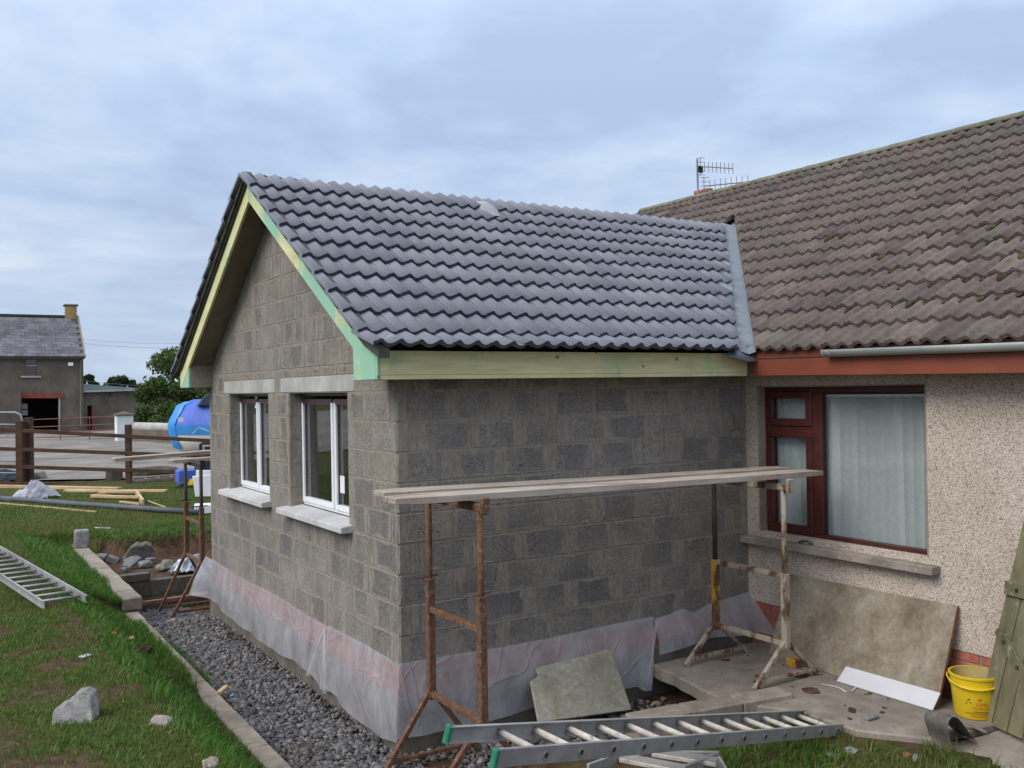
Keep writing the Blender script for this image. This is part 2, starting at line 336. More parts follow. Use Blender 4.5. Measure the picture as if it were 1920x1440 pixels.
MT['fascia_red'] = simple('red_brown_paint', [(.3, (.20, .050, .028)), (.7, (.26, .068, .036))], 3, .5, bs=.08, spec=.4)
MT['gutter'] = simple('grey_plastic', [(.3, (.30, .325, .315)), (.7, (.37, .395, .38))], 5, .4, bs=0, spec=.45)
MT['ridge'] = simple('mossy_ridge', [(.3, (.115, .115, .075)), (.55, (.17, .17, .115)), (.75, (.25, .24, .19))], 9, .92, speck=(40, .68, .74, (.45, .44, .38)))
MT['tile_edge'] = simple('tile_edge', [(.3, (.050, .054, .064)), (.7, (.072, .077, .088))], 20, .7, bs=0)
MT['moss'] = island_mat('moss', [(0, (.030, .022, .013)), (.5, (.055, .042, .022)), (1, (.080, .074, .030))], .95, bs=.8, bscale=120)
MT['concrete'] = simple('old_concrete', [(.3, (.20, .17, .14)), (.55, (.275, .24, .20)), (.75, (.35, .31, .265))], 7, .92, big=.3, speck=(14, .60, .72, (.13, .105, .08)), bs=.5, bd=.006)
MT['kerb'] = simple('dusty_block', [(.3, (.22, .185, .15)), (.7, (.35, .30, .245))], 12, .95, rand=.12, bs=.6, bd=.006, bscale=70)
MT['foundation'] = simple('damp_foundation', [(.3, (.10, .088, .072)), (.7, (.185, .165, .14))], 8, .95, stretch=(1, 1, .5), bs=.5, bd=.008)
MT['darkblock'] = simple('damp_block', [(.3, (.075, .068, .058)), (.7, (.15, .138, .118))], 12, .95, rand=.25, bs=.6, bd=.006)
MT['plank'] = simple('scaffold_board', [(.28, (.20, .150, .115)), (.5, (.38, .315, .265)), (.75, (.52, .455, .40))], 14, .9, stretch=(.13, 1.4, 1.4), big=.22, speck=(22, .66, .76, (.17, .10, .055)), bs=.45, bd=.004)
MT['ply'] = board_mat('cement_stained_board', (.145, .118, .085), (.245, .205, .15), (.335, .30, .25))
MT['ply2'] = board_mat('mortar_board', (.22, .20, .145), (.32, .30, .235), (.44, .425, .38))
MT['ply_edge'] = simple('red_board_edge', [(.3, (.19, .075, .05)), (.7, (.30, .13, .09))], 20, .85)
MT['white_board'] = simple('pale_offcut', [(.3, (.56, .55, .58)), (.7, (.63, .62, .65))], 6, .7, bs=.05, big=.08)
MT['alu'] = simple('worn_aluminium', [(.3, (.30, .295, .29)), (.7, (.41, .40, .39))], 12, .48, metal=.3, spec=.5, bs=.15, speck=(30, .64, .74, (.46, .44, .41)))
MT['rung'] = simple('mortar_splashed_rung', [(.3, (.42, .37, .32)), (.7, (.62, .57, .52))], 18, .7, speck=(30, .62, .68, (.20, .17, .14)))
MT['green_rubber'] = simple('green_rubber', [(.3, (.02, .15, .085)), (.7, (.03, .20, .12))], 20, .7)
MT['yellow'] = simple('yellow_plastic', [(.3, (.66, .46, .012)), (.7, (.74, .53, .018))], 5, .38, bs=0, big=.08, spec=.45)
MT['bucket_in'] = simple('dirty_bucket_inside', [(.3, (.40, .30, .10)), (.7, (.52, .41, .16))], 12, .75)
MT['orange_ink'] = simple('orange_print', [(.3, (.62, .12, .01)), (.7, (.66, .14, .015))], 5, .5, bs=0, big=0)
MT['dark_ink'] = simple('dark_print', [(.3, (.06, .07, .02)), (.7, (.08, .09, .03))], 5, .5, bs=0, big=0)
MT['felt'] = simple('roofing_felt', [(.3, (.085, .078, .068)), (.7, (.16, .15, .135))], 14, .92, bs=.5, bd=.004)
MT['old_gate'] = simple('lichened_boards', [(.28, (.095, .085, .045)), (.5, (.165, .148, .085)), (.75, (.25, .228, .15))], 9, .92, rand=.12, stretch=(1, 1, .18), big=.25, speck=(9, .62, .74, (.30, .31, .22)), bs=.5, bd=.005)
MT['iron'] = simple('dark_iron', [(.3, (.03, .026, .022)), (.7, (.06, .05, .042))], 20, .7)
MT['stone_lump'] = simple('broken_concrete', [(.3, (.17, .16, .155)), (.55, (.27, .255, .25)), (.75, (.40, .385, .375))], 16, .95, bs=.9, bd=.012, bscale=45, speck=(50, .66, .7, (.10, .085, .08)))
MT['gravel'] = island_mat('gravel_stone', [(0, (.065, .062, .066)), (.5, (.125, .119, .121)), (.85, (.19, .182, .18)), (1, (.27, .25, .235))], .85, bs=.5, bscale=90, patch=(1.4, .52, .66, .45, (.115, .085, .06)))
MT['rubble'] = simple('slate_rubble', [(.3, (.13, .125, .125)), (.7, (.24, .235, .235))], 10, .9, rand=.2, bs=.7, bd=.01)
MT['grass'] = island_mat('grass_blade', [(0, (.048, .105, .014)), (.40, (.085, .175, .024)), (.75, (.118, .210, .036)), (.90, (.175, .190, .058)), (1, (.29, .235, .11))], .6, .35, .25, patch=(.9, .48, .64, .55, (.150, .140, .045)))
MT['grass_deep'] = island_mat('bank_grass_blade', [(0, (.040, .115, .014)), (.5, (.075, .195, .024)), (.85, (.115, .230, .036)), (1, (.22, .21, .075))], .55, .35, .25, patch=(1.2, .52, .68, .5, (.13, .135, .04)))
MT['leaf'] = island_mat('leaf', [(0, (.035, .065, .016)), (.5, (.068, .112, .028)), (1, (.115, .165, .048))], .6, .3)
MT['leaf_dark'] = island_mat('dark_leaf', [(0, (.020, .035, .014)), (.5, (.036, .058, .022)), (1, (.060, .085, .034))], .7, .25)
MT['bark'] = simple('bark', [(.3, (.05, .04, .03)), (.7, (.11, .09, .07))], 6, .95, stretch=(1, 1, .3), bs=.7, bd=.03, bscale=12)
MT['fence'] = simple('fence_timber', [(.3, (.050, .026, .017)), (.7, (.095, .052, .034))], 10, .85, stretch=(.5, .5, 1), bs=.3)
MT['galv'] = simple('galvanised', [(.3, (.20, .205, .22)), (.7, (.30, .305, .32))], 10, .5, metal=.4, bs=0)
MT['red_gate'] = simple('red_oxide', [(.3, (.17, .045, .035)), (.7, (.24, .075, .06))], 8, .6, bs=0)
MT['white_paint'] = simple('white_masonry_paint', [(.3, (.62, .66, .65)), (.7, (.74, .77, .76))], 4, .8, bs=.15)
MT['barn_wall'] = simple('grey_render', [(.3, (.105, .088, .068)), (.5, (.145, .125, .098)), (.75, (.19, .165, .13))], 1.2, .95, big=.25, stretch=(1, 1, .7), bs=.3, bd=.02, bscale=12)
MT['slate'] = simple('slate_roof', [(.3, (.100, .098, .112)), (.7, (.165, .160, .178))], 3.5, .75, stretch=(.5, .5, 3), rand=.25, bs=.2)
MT['yellow_brick'] = simple('yellow_brick', [(.3, (.38, .25, .10)), (.7, (.50, .35, .16))], 8, .9, rand=.12)
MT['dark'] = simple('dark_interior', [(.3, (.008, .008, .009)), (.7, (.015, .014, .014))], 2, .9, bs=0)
MT['green_roof'] = simple('green_sheeting', [(.3, (.035, .075, .060)), (.7, (.05, .10, .08))], 4, .6, bs=0)
MT['barn_red'] = simple('faded_red_paint', [(.3, (.20, .042, .030)), (.7, (.29, .075, .055))], 5, .7, bs=.1)
MT['yard'] = simple('yard_concrete', [(.3, (.17, .15, .13)), (.55, (.225, .20, .18)), (.75, (.27, .245, .22))], 1.1, .92, big=.3, speck=(2.3, .60, .70, (.17, .14, .11)), bs=.25, bd=.02, bscale=8)
MT['hull'] = simple('cream_hull', [(.3, (.74, .71, .62)), (.7, (.82, .79, .70))], 2, .35, bs=0, big=.05, spec=.5)
MT['boat_blue'] = simple('gelcoat_and_lit_tarp', [(.3, (.03, .22, .58)), (.7, (.05, .28, .66))], 3, .35, bs=0, big=.06, spec=.5)  # gunwale gelcoat; also the painted-on light along the bow tarpaulin
MT['boat_cover'] = simple('blue_tarpaulin', [(.3, (.065, .13, .50)), (.7, (.10, .18, .60))], 3, .55, bs=.4, bd=.03, bscale=5)
MT['navy'] = simple('navy_canvas', [(.3, (.028, .038, .062)), (.7, (.05, .062, .09))], 3, .7, bs=.3, bd=.02, bscale=6)
MT['fresh_wood'] = simple('fresh_softwood', [(.3, (.46, .31, .16)), (.7, (.62, .45, .27))], 6, .7, rand=.15, stretch=(.4, .4, 2), bs=.1)
MT['pipe'] = simple('grey_duct', [(.3, (.075, .082, .100)), (.7, (.12, .128, .15))], 6, .55, bs=0)
MT['plastic_wrap'] = simple('grey_polythene', [(.3, (.34, .34, .40)), (.7, (.52, .52, .58))], 6, .4, bs=.5, bd=.03, bscale=10)
MT['silver_wrap'] = simple('silver_wrap', [(.3, (.16, .19, .24)), (.7, (.45, .50, .58))], 9, .3, spec=.6, metal=.25, bs=.5, bd=.02, bscale=18)
MT['foam'] = simple('white_foam', [(.3, (.72, .72, .76)), (.7, (.80, .80, .84))], 5, .8, bs=.1)
MT['black'] = simple('black_plastic', [(.3, (.012, .012, .014)), (.7, (.022, .022, .025))], 5, .5, bs=0)
MT['terracotta'] = simple('terracotta', [(.3, (.38, .10, .05)), (.7, (.50, .16, .085))], 6, .8)
MT['aerial'] = simple('aerial_metal', [(.3, (.20, .20, .21)), (.7, (.28, .28, .29))], 6, .45, metal=.6, bs=0)
MT['soil'] = simple('red_soil', [(.3, (.055, .030, .020)), (.55, (.10, .058, .038)), (.75, (.16, .10, .065))], 9, .97, big=.3, bs=.9, bd=.03, bscale=22)
MT['red_wood'] = simple('reddish_batten', [(.3, (.22, .10, .07)), (.7, (.33, .17, .12))], 14, .85)
MT['rope'] = simple('pale_rope', [(.3, (.50, .47, .42)), (.7, (.62, .59, .54))], 40, .9)
MT['vent'] = simple('vent_plastic', [(.3, (.26, .275, .30)), (.7, (.33, .345, .37))], 6, .5, bs=0)
MT['aquablue'] = simple('blue_scrap', [(.3, (.15, .35, .55)), (.7, (.25, .45, .62))], 20, .6)
MT['green_plastic'] = simple('green_plastic', [(.3, (.02, .30, .14)), (.7, (.03, .36, .18))], 20, .4)
def ground_mat():
    t = NT('turf'); p = t.pos()
    g = t.ramp(t.noise(p, 14, 6, .65), [(.3, (.040, .042, .014)), (.55, (.080, .078, .026)), (.75, (.12, .10, .042))])
    so = t.ramp(t.noise(p, 11, 6, .65), [(.3, (.050, .029, .019)), (.55, (.100, .062, .041)), (.78, (.18, .125, .085))])
    at = t.n('ShaderNodeAttribute', attribute_name='soil').outputs['Fac']; k = t.math('ADD', at, t.math('MULTIPLY', t.math('SUBTRACT', t.noise(p, 5, 4), .5), .7))
    c = t.mix(t.maprange(k, .35, .6, 0, 1), g, so)
    return t.fin(c, .97, t.noise(p, 26, 6, .7), .9, .03, .1)
MT['ground'] = ground_mat()

# ------------------------------------------------------------------ terrain
W, L = 5.368, 3.571                     # gable width (along y), side wall length (along x)
def lawn_h(x, y):
    y = np.asarray(y, float); x = np.asarray(x, float)
    h = .52+.030*np.clip(y-4.4, 0, 3.4)+.045*np.clip(4.4-y, 0, 10)
    h = h-.24*np.exp(-((y-9.7)/2.3)**2)*sstep(-2.6, -1.2, x)-.075*sstep(-1.45, -1.6, x)*sstep(-2.9, -2.5, x)*sstep(3.9, 4.3, y)*sstep(8.5, 7.8, y)
    h = h+.05*(fbm(x*.7+3, y*.7)-.5)+.03*(fbm(x*2.6, y*2.6+9)-.5)
    return h
def H(x, y):
    x = np.asarray(x, float); y = np.asarray(y, float)
    lh = lawn_h(x, y)
    # the bank down to the kerb beside the dug-out path
    k = sstep(-1.02, -1.75, x); edge = np.where(y > 5.4, .22, .07); bank = edge+(lh-edge)*k
    bank = bank+.10*sstep(1.6, 2.4, y)*sstep(5.0, 4.0, y)*sstep(-1.3, -1.05, x)*1.0
    pit = np.where(x > -.99, 0.0, 1.0)
    far = sstep(9.15, 9.45, y+.5*(fbm(x*1.9, y*.3+4)-.5)-.95*sstep(-.35, -.8, x))                      # earth bank behind the trench
    zl = np.where(x > -.99, -.03, bank)
    trench = np.where(y > 7.35, .10, -.135*np.clip(y-5.0, 0, 2.3))*np.where(x > -.99, 1, 0)
    low = zl+trench
    z = low*(1-far)+lh*far
    # foreground: ground climbs back up towards the viewer
    yl = -.85+.0*x
    f_left = np.clip((yl-y)*.44, 0, None); f_left = np.minimum(f_left, lh)
    f_right = .165+.17*np.clip(-2.1-y, 0, None)+.055*sstep(2.2, 2.45, x); f_right = np.minimum(f_right, lh)
    kr = sstep(-.25, .95, x); fr = f_left*(1-kr)+f_right*kr
    fr = fr+.05*(fbm(x*3+1, y*3)-.5)*sstep(-.9, -1.2, y)
    ysf = -.8-.46*sstep(.5, 1.15, x); front = sstep(ysf, ysf-.14, y)*np.where(x > -.99, 1, 0)
    z = z*(1-front)+np.maximum(fr, 0)*front
    # left of the kerb keep the lawn bank, but blend the foreground
    wl = sstep(-.6, -1.6, y)*np.where(x <= -.99, 1, 0); z = np.where(x <= -.99, np.maximum(z, np.minimum(f_left, lh)*wl), z)
    # under the extension and the bungalow
    z = np.where((x > 2.3) & (y < -.4) & (y > -2.6), np.minimum(z, .205), z)
    z = np.where((x > 2.15) & (y < -2.55) & (x > 2.62+.42*(y+2.6)), np.minimum(z, .16), z)
    z = np.where((x > 3.45) & (y < 9), np.minimum(np.where(y > -3.2, .04, z), .12), z)
    return z
def soil_mask(x, y):
    x = np.asarray(x, float); y = np.asarray(y, float)
    s = np.where((x > -.99) & (y < 9.9), .85, 0.0)
    n = fbm(x*1.1+8, y*1.1+2, 4); s = np.maximum(s, sstep(.60, .74, n)*.55*sstep(9, 6, y))
    for (a, b, r) in [(-1.30, 2.35, .22), (-1.45, .95, .30), (-2.55, 3.05, .5), (-2.75, 1.9, .45), (-1.55, -.1, .38), (-2.1, 1.35, .33), (-2.9, -.5, .8), (-2.5, -1.1, .6), (-1.75, 3.3, .25)]:
        s = np.maximum(s, .66*sstep(r*.9, r*.3, np.hypot(x-a, (y-b)*.8)))
    s = np.where((x > .4) & (y < -.9), np.maximum(.25, sstep(.42, .60, fbm(x*1.8, y*1.8+30))), s)
    return s
xs = np.unique(np.concatenate([np.linspace(-3000, -60, 14), np.linspace(-60, -8, 30), np.linspace(-8, -1.8, 60), np.linspace(-1.8, 4.2, 100), np.linspace(4.3, 30, 40), np.linspace(30, 3000, 16)]))
ys = np.unique(np.concatenate([np.linspace(-3000, -30, 12), np.linspace(-30, -7, 16), np.linspace(-7, 11, 200), np.linspace(11, 26, 50), np.linspace(26, 90, 24), np.linspace(90, 4000, 20)]))
X, Y = np.meshgrid(xs, ys); Z = H(X, Y); Z = np.where((np.hypot(X, Y) > 26), .585, Z); nx, ny = len(xs), len(ys)
idx = (np.arange(ny-1)[:, None]*nx+np.arange(nx-1)[None, :]).ravel()
ff = np.stack([idx, idx+1, idx+1+nx, idx+nx], 1).ravel()
gme = np_mesh(np.stack([X.ravel(), Y.ravel(), Z.ravel()], 1), ff, 4)
at = gme.attributes.new('soil', 'FLOAT', 'POINT'); at.data.foreach_set('value', soil_mask(X, Y).ravel().astype(np.float32))
gme.polygons.foreach_set('use_smooth', np.ones(len(gme.polygons), bool))
ground = tag(obj('ground', gme, MT['ground']), kind='structure')
# ================================================================== the blockwork extension
EXT = thing('block_extension', 'unrendered concrete block extension with a gable and new grey tiled roof', 'building', (0, 0, 0))
T = .225; Z0 = .6
def block_mesh(w, h, d=.10, jit=.002):
    "front faces -Y, centred; uv maps carry the distance to each edge"
    me = bpy.data.meshes.new('mesh'); bm = bmesh.new(); c = .005; hw, hh = w/2, h/2; J = lambda: random.uniform(-jit, jit)
    fr = [bm.verts.new((sx*(hw-c)+J(), 0, sz*(hh-c)+J())) for sx, sz in ((-1,-1),(1,-1),(1,1),(-1,1))]
    md = [bm.verts.new((sx*hw+J()*.5, c+.003, sz*hh+J()*.5)) for sx, sz in ((-1,-1),(1,-1),(1,1),(-1,1))]
    bk = [bm.verts.new((sx*hw, d, sz*hh)) for sx, sz in ((-1,-1),(1,-1),(1,1),(-1,1))]
    bm.faces.new(fr)
    for i in range(4):
        j = (i+1) % 4; bm.faces.new((md[i], md[j], fr[j], fr[i])); bm.faces.new((bk[i], bk[j], md[j], md[i]))
    bm.faces.new(bk[::-1])
    u0 = bm.loops.layers.uv.new('e0'); u1 = bm.loops.layers.uv.new('e1')
    for f in bm.faces:
        for l in f.loops:
            x, _, z = l.vert.co; l[u0].uv = (x+hw, hw-x); l[u1].uv = (z+hh, hh-z)
    bmesh.ops.recalc_face_normals(bm, faces=bm.faces[:]); bm.to_mesh(me); bm.free(); me.materials.append(MT['block']); return me
_bc = {}
def bmesh_for(w, h):
    k = (round(w, 2), round(h, 3))
    if k not in _bc: _bc[k] = []
    if len(_bc[k]) < 3: _bc[k].append(block_mesh(w, h)); return _bc[k][-1]
    return random.choice(_bc[k])
RZG = Matrix.Rotation(-math.pi/2, 4, 'Z')
def put_block(wall, u, z, w, h, parent, name='block'):
    "u along the wall (x for side wall, y for gable) of the piece's centre"
    me = bmesh_for(w, h); o = bpy.data.objects.new(name, me); pr = random.uniform(.0005, .004)
    loc = V((u, -pr, z)) if wall == 's' else V((-pr, u, z))
    o.matrix_basis = Matrix.Translation(loc) @ (Matrix.Identity(4) if wall == 's' else RZG) @ Matrix.Rotation(random.uniform(-.004, .004), 4, 'Y')
    reg(o, parent); return o
# mortar backing = the wall bodies
side = MB().box((.015, .0012, -.05), (L+.02, .25, 2.80)).build('side_wall', MT['mortar'], EXT)
wins = [(.94, 2.40), (3.04, 4.48)]; WZ0, WZ1 = 1.5, 2.625
RY, RZ, RT = W/2, 4.60, .6                                   # inner roof line on the gable wall
g = MB()
def gbox(y0, y1, z0, z1): g.box((.0012, y0, z0), (.25, y1, z1))
gbox(.015, W-.005, -.05, WZ0); ye = [.015]+[q for wv in wins for q in wv]+[W-.005]
for i in range(0, len(ye), 2): gbox(ye[i], ye[i+1], WZ0, WZ1)
g.prism([(.0012, .015, WZ1), (.0012, W-.005, WZ1), (.0012, W-.005, RZ-RT*(W/2)), (.0012, RY, RZ), (.0012, .015, RZ-RT*(W/2))], (.248, 0, 0))
gable = g.build('gable_wall', MT['mortar'], EXT)
back = MB().box((0, W-.25, -.05), (L, W-.003, 2.85)).build('rear_wall', MT['mortar'], EXT)
jt = .011
# side wall courses
for k in range(10):
    z = Z0+T*k+T/2
    js = [0.0, .46] if k % 2 == 0 else [0.0, .10, .174]
    while js[-1] < L-.3: js.append(js[-1]+.45+random.uniform(-.012, .012))
    js = [q for q in js if q < L-.12]+[L]
    for a, b in zip(js, js[1:]): put_block('s', (a+b)/2, z, b-a-jt, T-jt+random.uniform(-.003, .002), side)
# gable courses below the lintel band
def course(k): return ([0.0, .105, .555] if k % 2 == 0 else [0.0, .45])
lint = [(.78, 2.64), (2.82, 4.67)]
for k in range(10):
    z = Z0+T*k; js = course(k)
    while js[-1] < W-.3: js.append(js[-1]+.45+random.uniform(-.02, .02))
    js = [q for q in js if q < W-.12]+[W]
    holes = wins if 4 <= k <= 8 else (lint if k == 9 else [])
    for a, b in zip(js, js[1:]):
        segs = [(a, b)]
        for h0, h1 in holes:
            ns = []
            for s0, s1 in segs:
                if s1 <= h0 or s0 >= h1: ns.append((s0, s1)); continue
                if s0 < h0: ns.append((s0, h0))
                if s1 > h1: ns.append((h1, s1))
            segs = ns
        for s0, s1 in segs:
            if s1-s0 > .04: put_block('g', (s0+s1)/2, z+T/2, s1-s0-jt, T-jt, gable)
# reveals of the two openings: short block returns
for (y0, y1) in wins:
    for k in range(4, 9):
        for yy, sgn in ((y0, 1), (y1, -1)):
            me = bmesh_for(.125, T-jt); o = bpy.data.objects.new('reveal_block', me)
            ang = 0 if sgn > 0 else math.pi
            # front (-Y) must face into the opening
            o.matrix_basis = Matrix.Translation((.066, yy+(.004 if sgn > 0 else -.004), Z0+T*k+T/2)) @ Matrix.Rotation(math.pi if sgn > 0 else 0, 4, 'Z'); reg(o, gable)
# brick course above the lintels
yb = .66
while yb < 4.85:
    ln = random.choice([.075, .105, .105, .215]); me = bmesh_for(ln-.01, .066)
    o = put_block('g', yb+ln/2, 2.808, ln-.01, .066, gable, 'brick'); yb += ln
for (a, b) in lint: MB().box((-.006, a+.004, 2.632), (.10, b-.004, 2.768)).build('lintel', MT['lintel'], gable, bevel=.004)
# gable triangle, clipped to the roof line
def clip_piece(me_src, mw, planes, name, parent, mat):
    bm = bmesh.new(); bm.from_mesh(me_src); bm.transform(mw)
    for co, no in planes:
        r_ = bmesh.ops.bisect_plane(bm, geom=bm.verts[:]+bm.edges[:]+bm.faces[:], plane_co=co, plane_no=no, clear_outer=True)
        ee = [q for q in r_['geom_cut'] if isinstance(q, bmesh.types.BMEdge)]
        if ee:
            try: bmesh.ops.holes_fill(bm, edges=ee)
            except Exception: pass
    if len(bm.faces) < 4: bm.free(); return None
    c = sum((q.co for q in bm.verts), V())/len(bm.verts); bm.transform(Matrix.Translation(-c))
    me = bpy.data.meshes.new('mesh'); bm.to_mesh(me); bm.free(); me.materials.clear(); me.materials.append(mat)
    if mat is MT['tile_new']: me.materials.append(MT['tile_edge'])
    o = bpy.data.objects.new(name, me); o.matrix_basis = Matrix.Translation(c); reg(o, parent); return o
pl1 = (V((0, RY, RZ-.01)), V((0, -RT, 1)).normalized()); pl2 = (V((0, RY, RZ-.01)), V((0, RT, 1)).normalized())
for j in range(8):
    z = 2.855+T*j; y0 = max(0, RY-(RZ-z)/RT); y1 = min(W, RY+(RZ-z)/RT); a = y0-random.uniform(.05, .35)
    while a < y1:
        b = a+random.choice([.45, .45, .34, .225, .225]); s0, s1 = max(a, y0, 0), min(b, y1, W)
        if s1-s0 > .05:
            me = bmesh_for(s1-s0-jt, T-jt); mw = Matrix.Translation((-random.uniform(.0005, .004), (s0+s1)/2, z+T/2)) @ RZG
            zt = min(RZ-RT*abs(s0-RY), RZ-RT*abs(s1-RY))
            if zt > z+T: o = bpy.data.objects.new('block', me); o.matrix_basis = mw; reg(o, gable)
            else: clip_piece(me, mw, [pl1, pl2], 'block', gable, MT['block'])
        a = b
# plinth below the damp course: red brick courses over a concrete footing
for kz, z in enumerate((.563, .488, .413)):
    for wall, ln in (('s', L), ('g', W)):
        a = -(.11 if kz % 2 else 0.0)
        while a < ln:
            s0, s1 = max(a, 0.0), min(a+.225, ln)
            if s1-s0 > .05:
                o = bpy.data.objects.new('brick', None); bpy.data.objects.remove(o)
                kk = ('br', round(s1-s0, 2))
                if kk not in _bc: mm = block_mesh(s1-s0-.01, .065, .05); mm.materials.clear(); mm.materials.append(MT['brick_red']); _bc[kk] = mm
                o = bpy.data.objects.new('brick', _bc[kk]); o.matrix_basis = Matrix.Translation((V(((s0+s1)/2, 0, z)) if wall == 's' else V((0, (s0+s1)/2, z)))) @ (Matrix.Identity(4) if wall == 's' else RZG); reg(o, side if wall == 's' else gable)
            a += .225
foot = MB().box((-.03, -.03, -.10), (L+.05, .3, .372)); foot.box((-.03, -.03, -.10), (.3, W+.03, .372)); foot = MB()
foot.prism([(-.028, -.028, -.10), (L, -.028, -.10), (L, .3, -.10), (.3, .3, -.10), (.3, W+.03, -.10), (-.028, W+.03, -.10)], (0, 0, .472)); foot.build('footing', MT['foundation'], EXT, bevel=.006)
# sills
for (a, b) in ((.86, 2.52), (2.98, 4.62)):
    s = MB(); s.prism([(-.105, a, 1.485), (-.105, a, 1.535), (.12, a, 1.565), (.12, a, 1.485)], (0, b-a, 0)); s.build('window_sill', MT['sill'], EXT, bevel=.004)
# windows: white casement frames, dark panes
for wi, (a, b) in enumerate(wins):
    wd = MB(); fx = .125
    f0, f1, z0, z1 = a+.01, b-.01, 1.568, 2.60
    fr = MB(); fw = .042
    fr.box((fx, f0, z0), (fx+.06, f1, z0+fw)); fr.box((fx, f0, z0+fw), (fx+.06, f0+fw, z1-fw)); fr.box((fx, f1-fw, z0+fw), (fx+.06, f1, z1-fw))
    mid = f1-.585*(f1-f0) if wi == 0 else f0+.50*(f1-f0)
    fr.box((fx, mid-.035, z0+fw), (fx+.06, mid+.035, z1-fw)); win = fr.build('window', MT['white_upvc'], EXT, bevel=.003)
    for (p0, p1) in ((f0+fw, mid-.035), (mid+.035, f1-fw)):
        s = MB(); q = .034; x0 = fx-.018; x1 = fx+.03; zz0, zz1 = z0+fw-.012, z1-fw+.012; p0 -= .012; p1 += .012
        s.box((x0, p0, zz0), (x1, p1, zz0+q+.012)); s.box((x0, p0, zz0+q+.012), (x1, p0+q, zz1-q)); s.box((x0, p1-q, zz0+q+.012), (x1, p1, zz1-q))
        s.build('casement', MT['white_upvc'], win, bevel=.004); MB().box((x0+.001, p0+.002, zz1-q-.02), (x1, p1-.002, zz1)).build('top_rail', MT['mahogany'], win, bevel=.003)
        MB().box((fx+.002, p0+q, zz0+q+.012), (fx+.010, p0+q+.012, zz1-q)).build('gasket', MT['mahogany'], win); MB().box((fx+.002, p1-q-.012, zz0+q+.012), (fx+.010, p1-q, zz1-q)).build('gasket', MT['mahogany'], win)
        MB().box((fx+.012, p0+q-.01, zz0+q), (fx+.018, p1-q+.01, zz1-q+.01)).build('pane', MT['glass'], win)
    yl = f0+.42 if wi == 0 else f0+.80; zl = 1.75 if wi == 0 else 2.47
    MB().box((fx+.0095, yl, zl), (fx+.0115, yl+.10, zl+.15)).build('paper_label', MT['foam'], win)
    MB().box((fx+.0095, (f0+.12), 1.70), (fx+.0115, f0+.20, 1.86)).build('paper_label', MT['foam'], win)
    MB().box((.10, a+.002, 2.598), (.20, b-.002, 2.629)).build('head_packer', MT['mahogany'], win)
# dim interior
MB().box((.26, .26, .55), (L, W-.26, .60)).build('floor_slab', MT['concrete'], EXT)
MB().box((.26, .26, 2.86), (L, W-.26, 2.88)).build('ceiling_board', MT['room'], EXT)
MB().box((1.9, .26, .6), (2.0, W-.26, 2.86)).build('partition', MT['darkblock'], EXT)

# ---- roof
PY, PZ = -.187, 3.034; SL = .6; ANG = math.atan(SL); cA, sA = math.cos(ANG), math.sin(ANG); G = .3243; RIDGE_S = (W/2-PY)/cA
_k = [(0, 1), (.05, .93), (.11, .60), (.18, .02), (.25, -.50), (.32, -.82), (.40, -.98), (.48, -1), (.57, -.84), (.67, -.50), (.77, -.06), (.86, .42), (.93, .80), (1, 1)]
WT, WH = zip(*_k)
def wave(x):
    t = (x/.15) % 1.0
    return .0180*float(np.interp(t, WT, WH))
def tile_mesh(width=.30, length=.40, th=.026, seg=30, lap=.010, droop=.037, lp=.007, jit=0):
    vs = []; fs = []; rows = [0, length]; n = seg+1
    def hx(x):
        h = wave(x-.045)
        return h
    for layer in (0, 1):
        for yv in rows:
            for i in range(n):
                x = -lap+(width+lap)*i/seg; lift = lp*max(0, 1-(x+lap)/.035) if x < .03 else 0
                z = hx(x)+droop*(1-yv/.40)+lift-(th if layer else 0)
                vs.append((x, yv+(random.uniform(-jit, jit) if yv == 0 else 0), z))
    A = lambda l, r, i: l*2*n+r*n+i
    for i in range(seg):
        fs.append((A(0,0,i), A(0,0,i+1), A(0,1,i+1), A(0,1,i))); fs.append((A(1,0,i), A(1,1,i), A(1,1,i+1), A(1,0,i+1)))
        fs.append((A(1,0,i), A(1,0,i+1), A(0,0,i+1), A(0,0,i)))
    fs.append((A(0,0,0), A(0,1,0), A(1,1,0), A(1,0,0))); fs.append((A(0,0,seg), A(1,0,seg), A(1,1,seg), A(0,1,seg)))
    me = bpy.data.meshes.new('mesh'); me.from_pydata(vs, [], fs)
    for i, p in enumerate(me.polygons): p.use_smooth = (i < seg*3 and i % 3 != 2)
    me.update(); return me
def slope_matrix(o, ex, ey):
    ez = ex.cross(ey).normalized(); mm = Matrix.Identity(4)
    for i in range(3): mm[i][0] = ex[i]; mm[i][1] = ey[i]; mm[i][2] = ez[i]; mm[i][3] = o[i]
    return mm
X0 = -.362
VA = V((3.27, -.34, 0)); VB = V((6.13, 2.684, 0)); vd = (VB-VA).normalized(); vn = V((vd.y, -vd.x, 0))    # towards the bungalow's side
tn = [tile_mesh() for _ in range(2)]
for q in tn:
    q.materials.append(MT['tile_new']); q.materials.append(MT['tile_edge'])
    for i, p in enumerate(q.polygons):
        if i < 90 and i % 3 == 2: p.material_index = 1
dk = MB()   # sarking deck under the tiles, both slopes
def fp(s): return PY+s*cA, PZ+s*sA
ya, za_ = fp(.02); yb_, zb_ = fp(RIDGE_S)
dk.prism([(X0+.06, ya, za_-.07), (X0+.06, yb_, zb_-.07), (X0+.06, yb_, zb_-.11), (X0+.06, ya, za_-.11)], (3.6, 0, 0))
dk.prism([(3.2, PY, PZ-.07), (3.2, yb_, zb_-.07), (6.1, yb_, zb_-.07)], (0, 0, -.04))
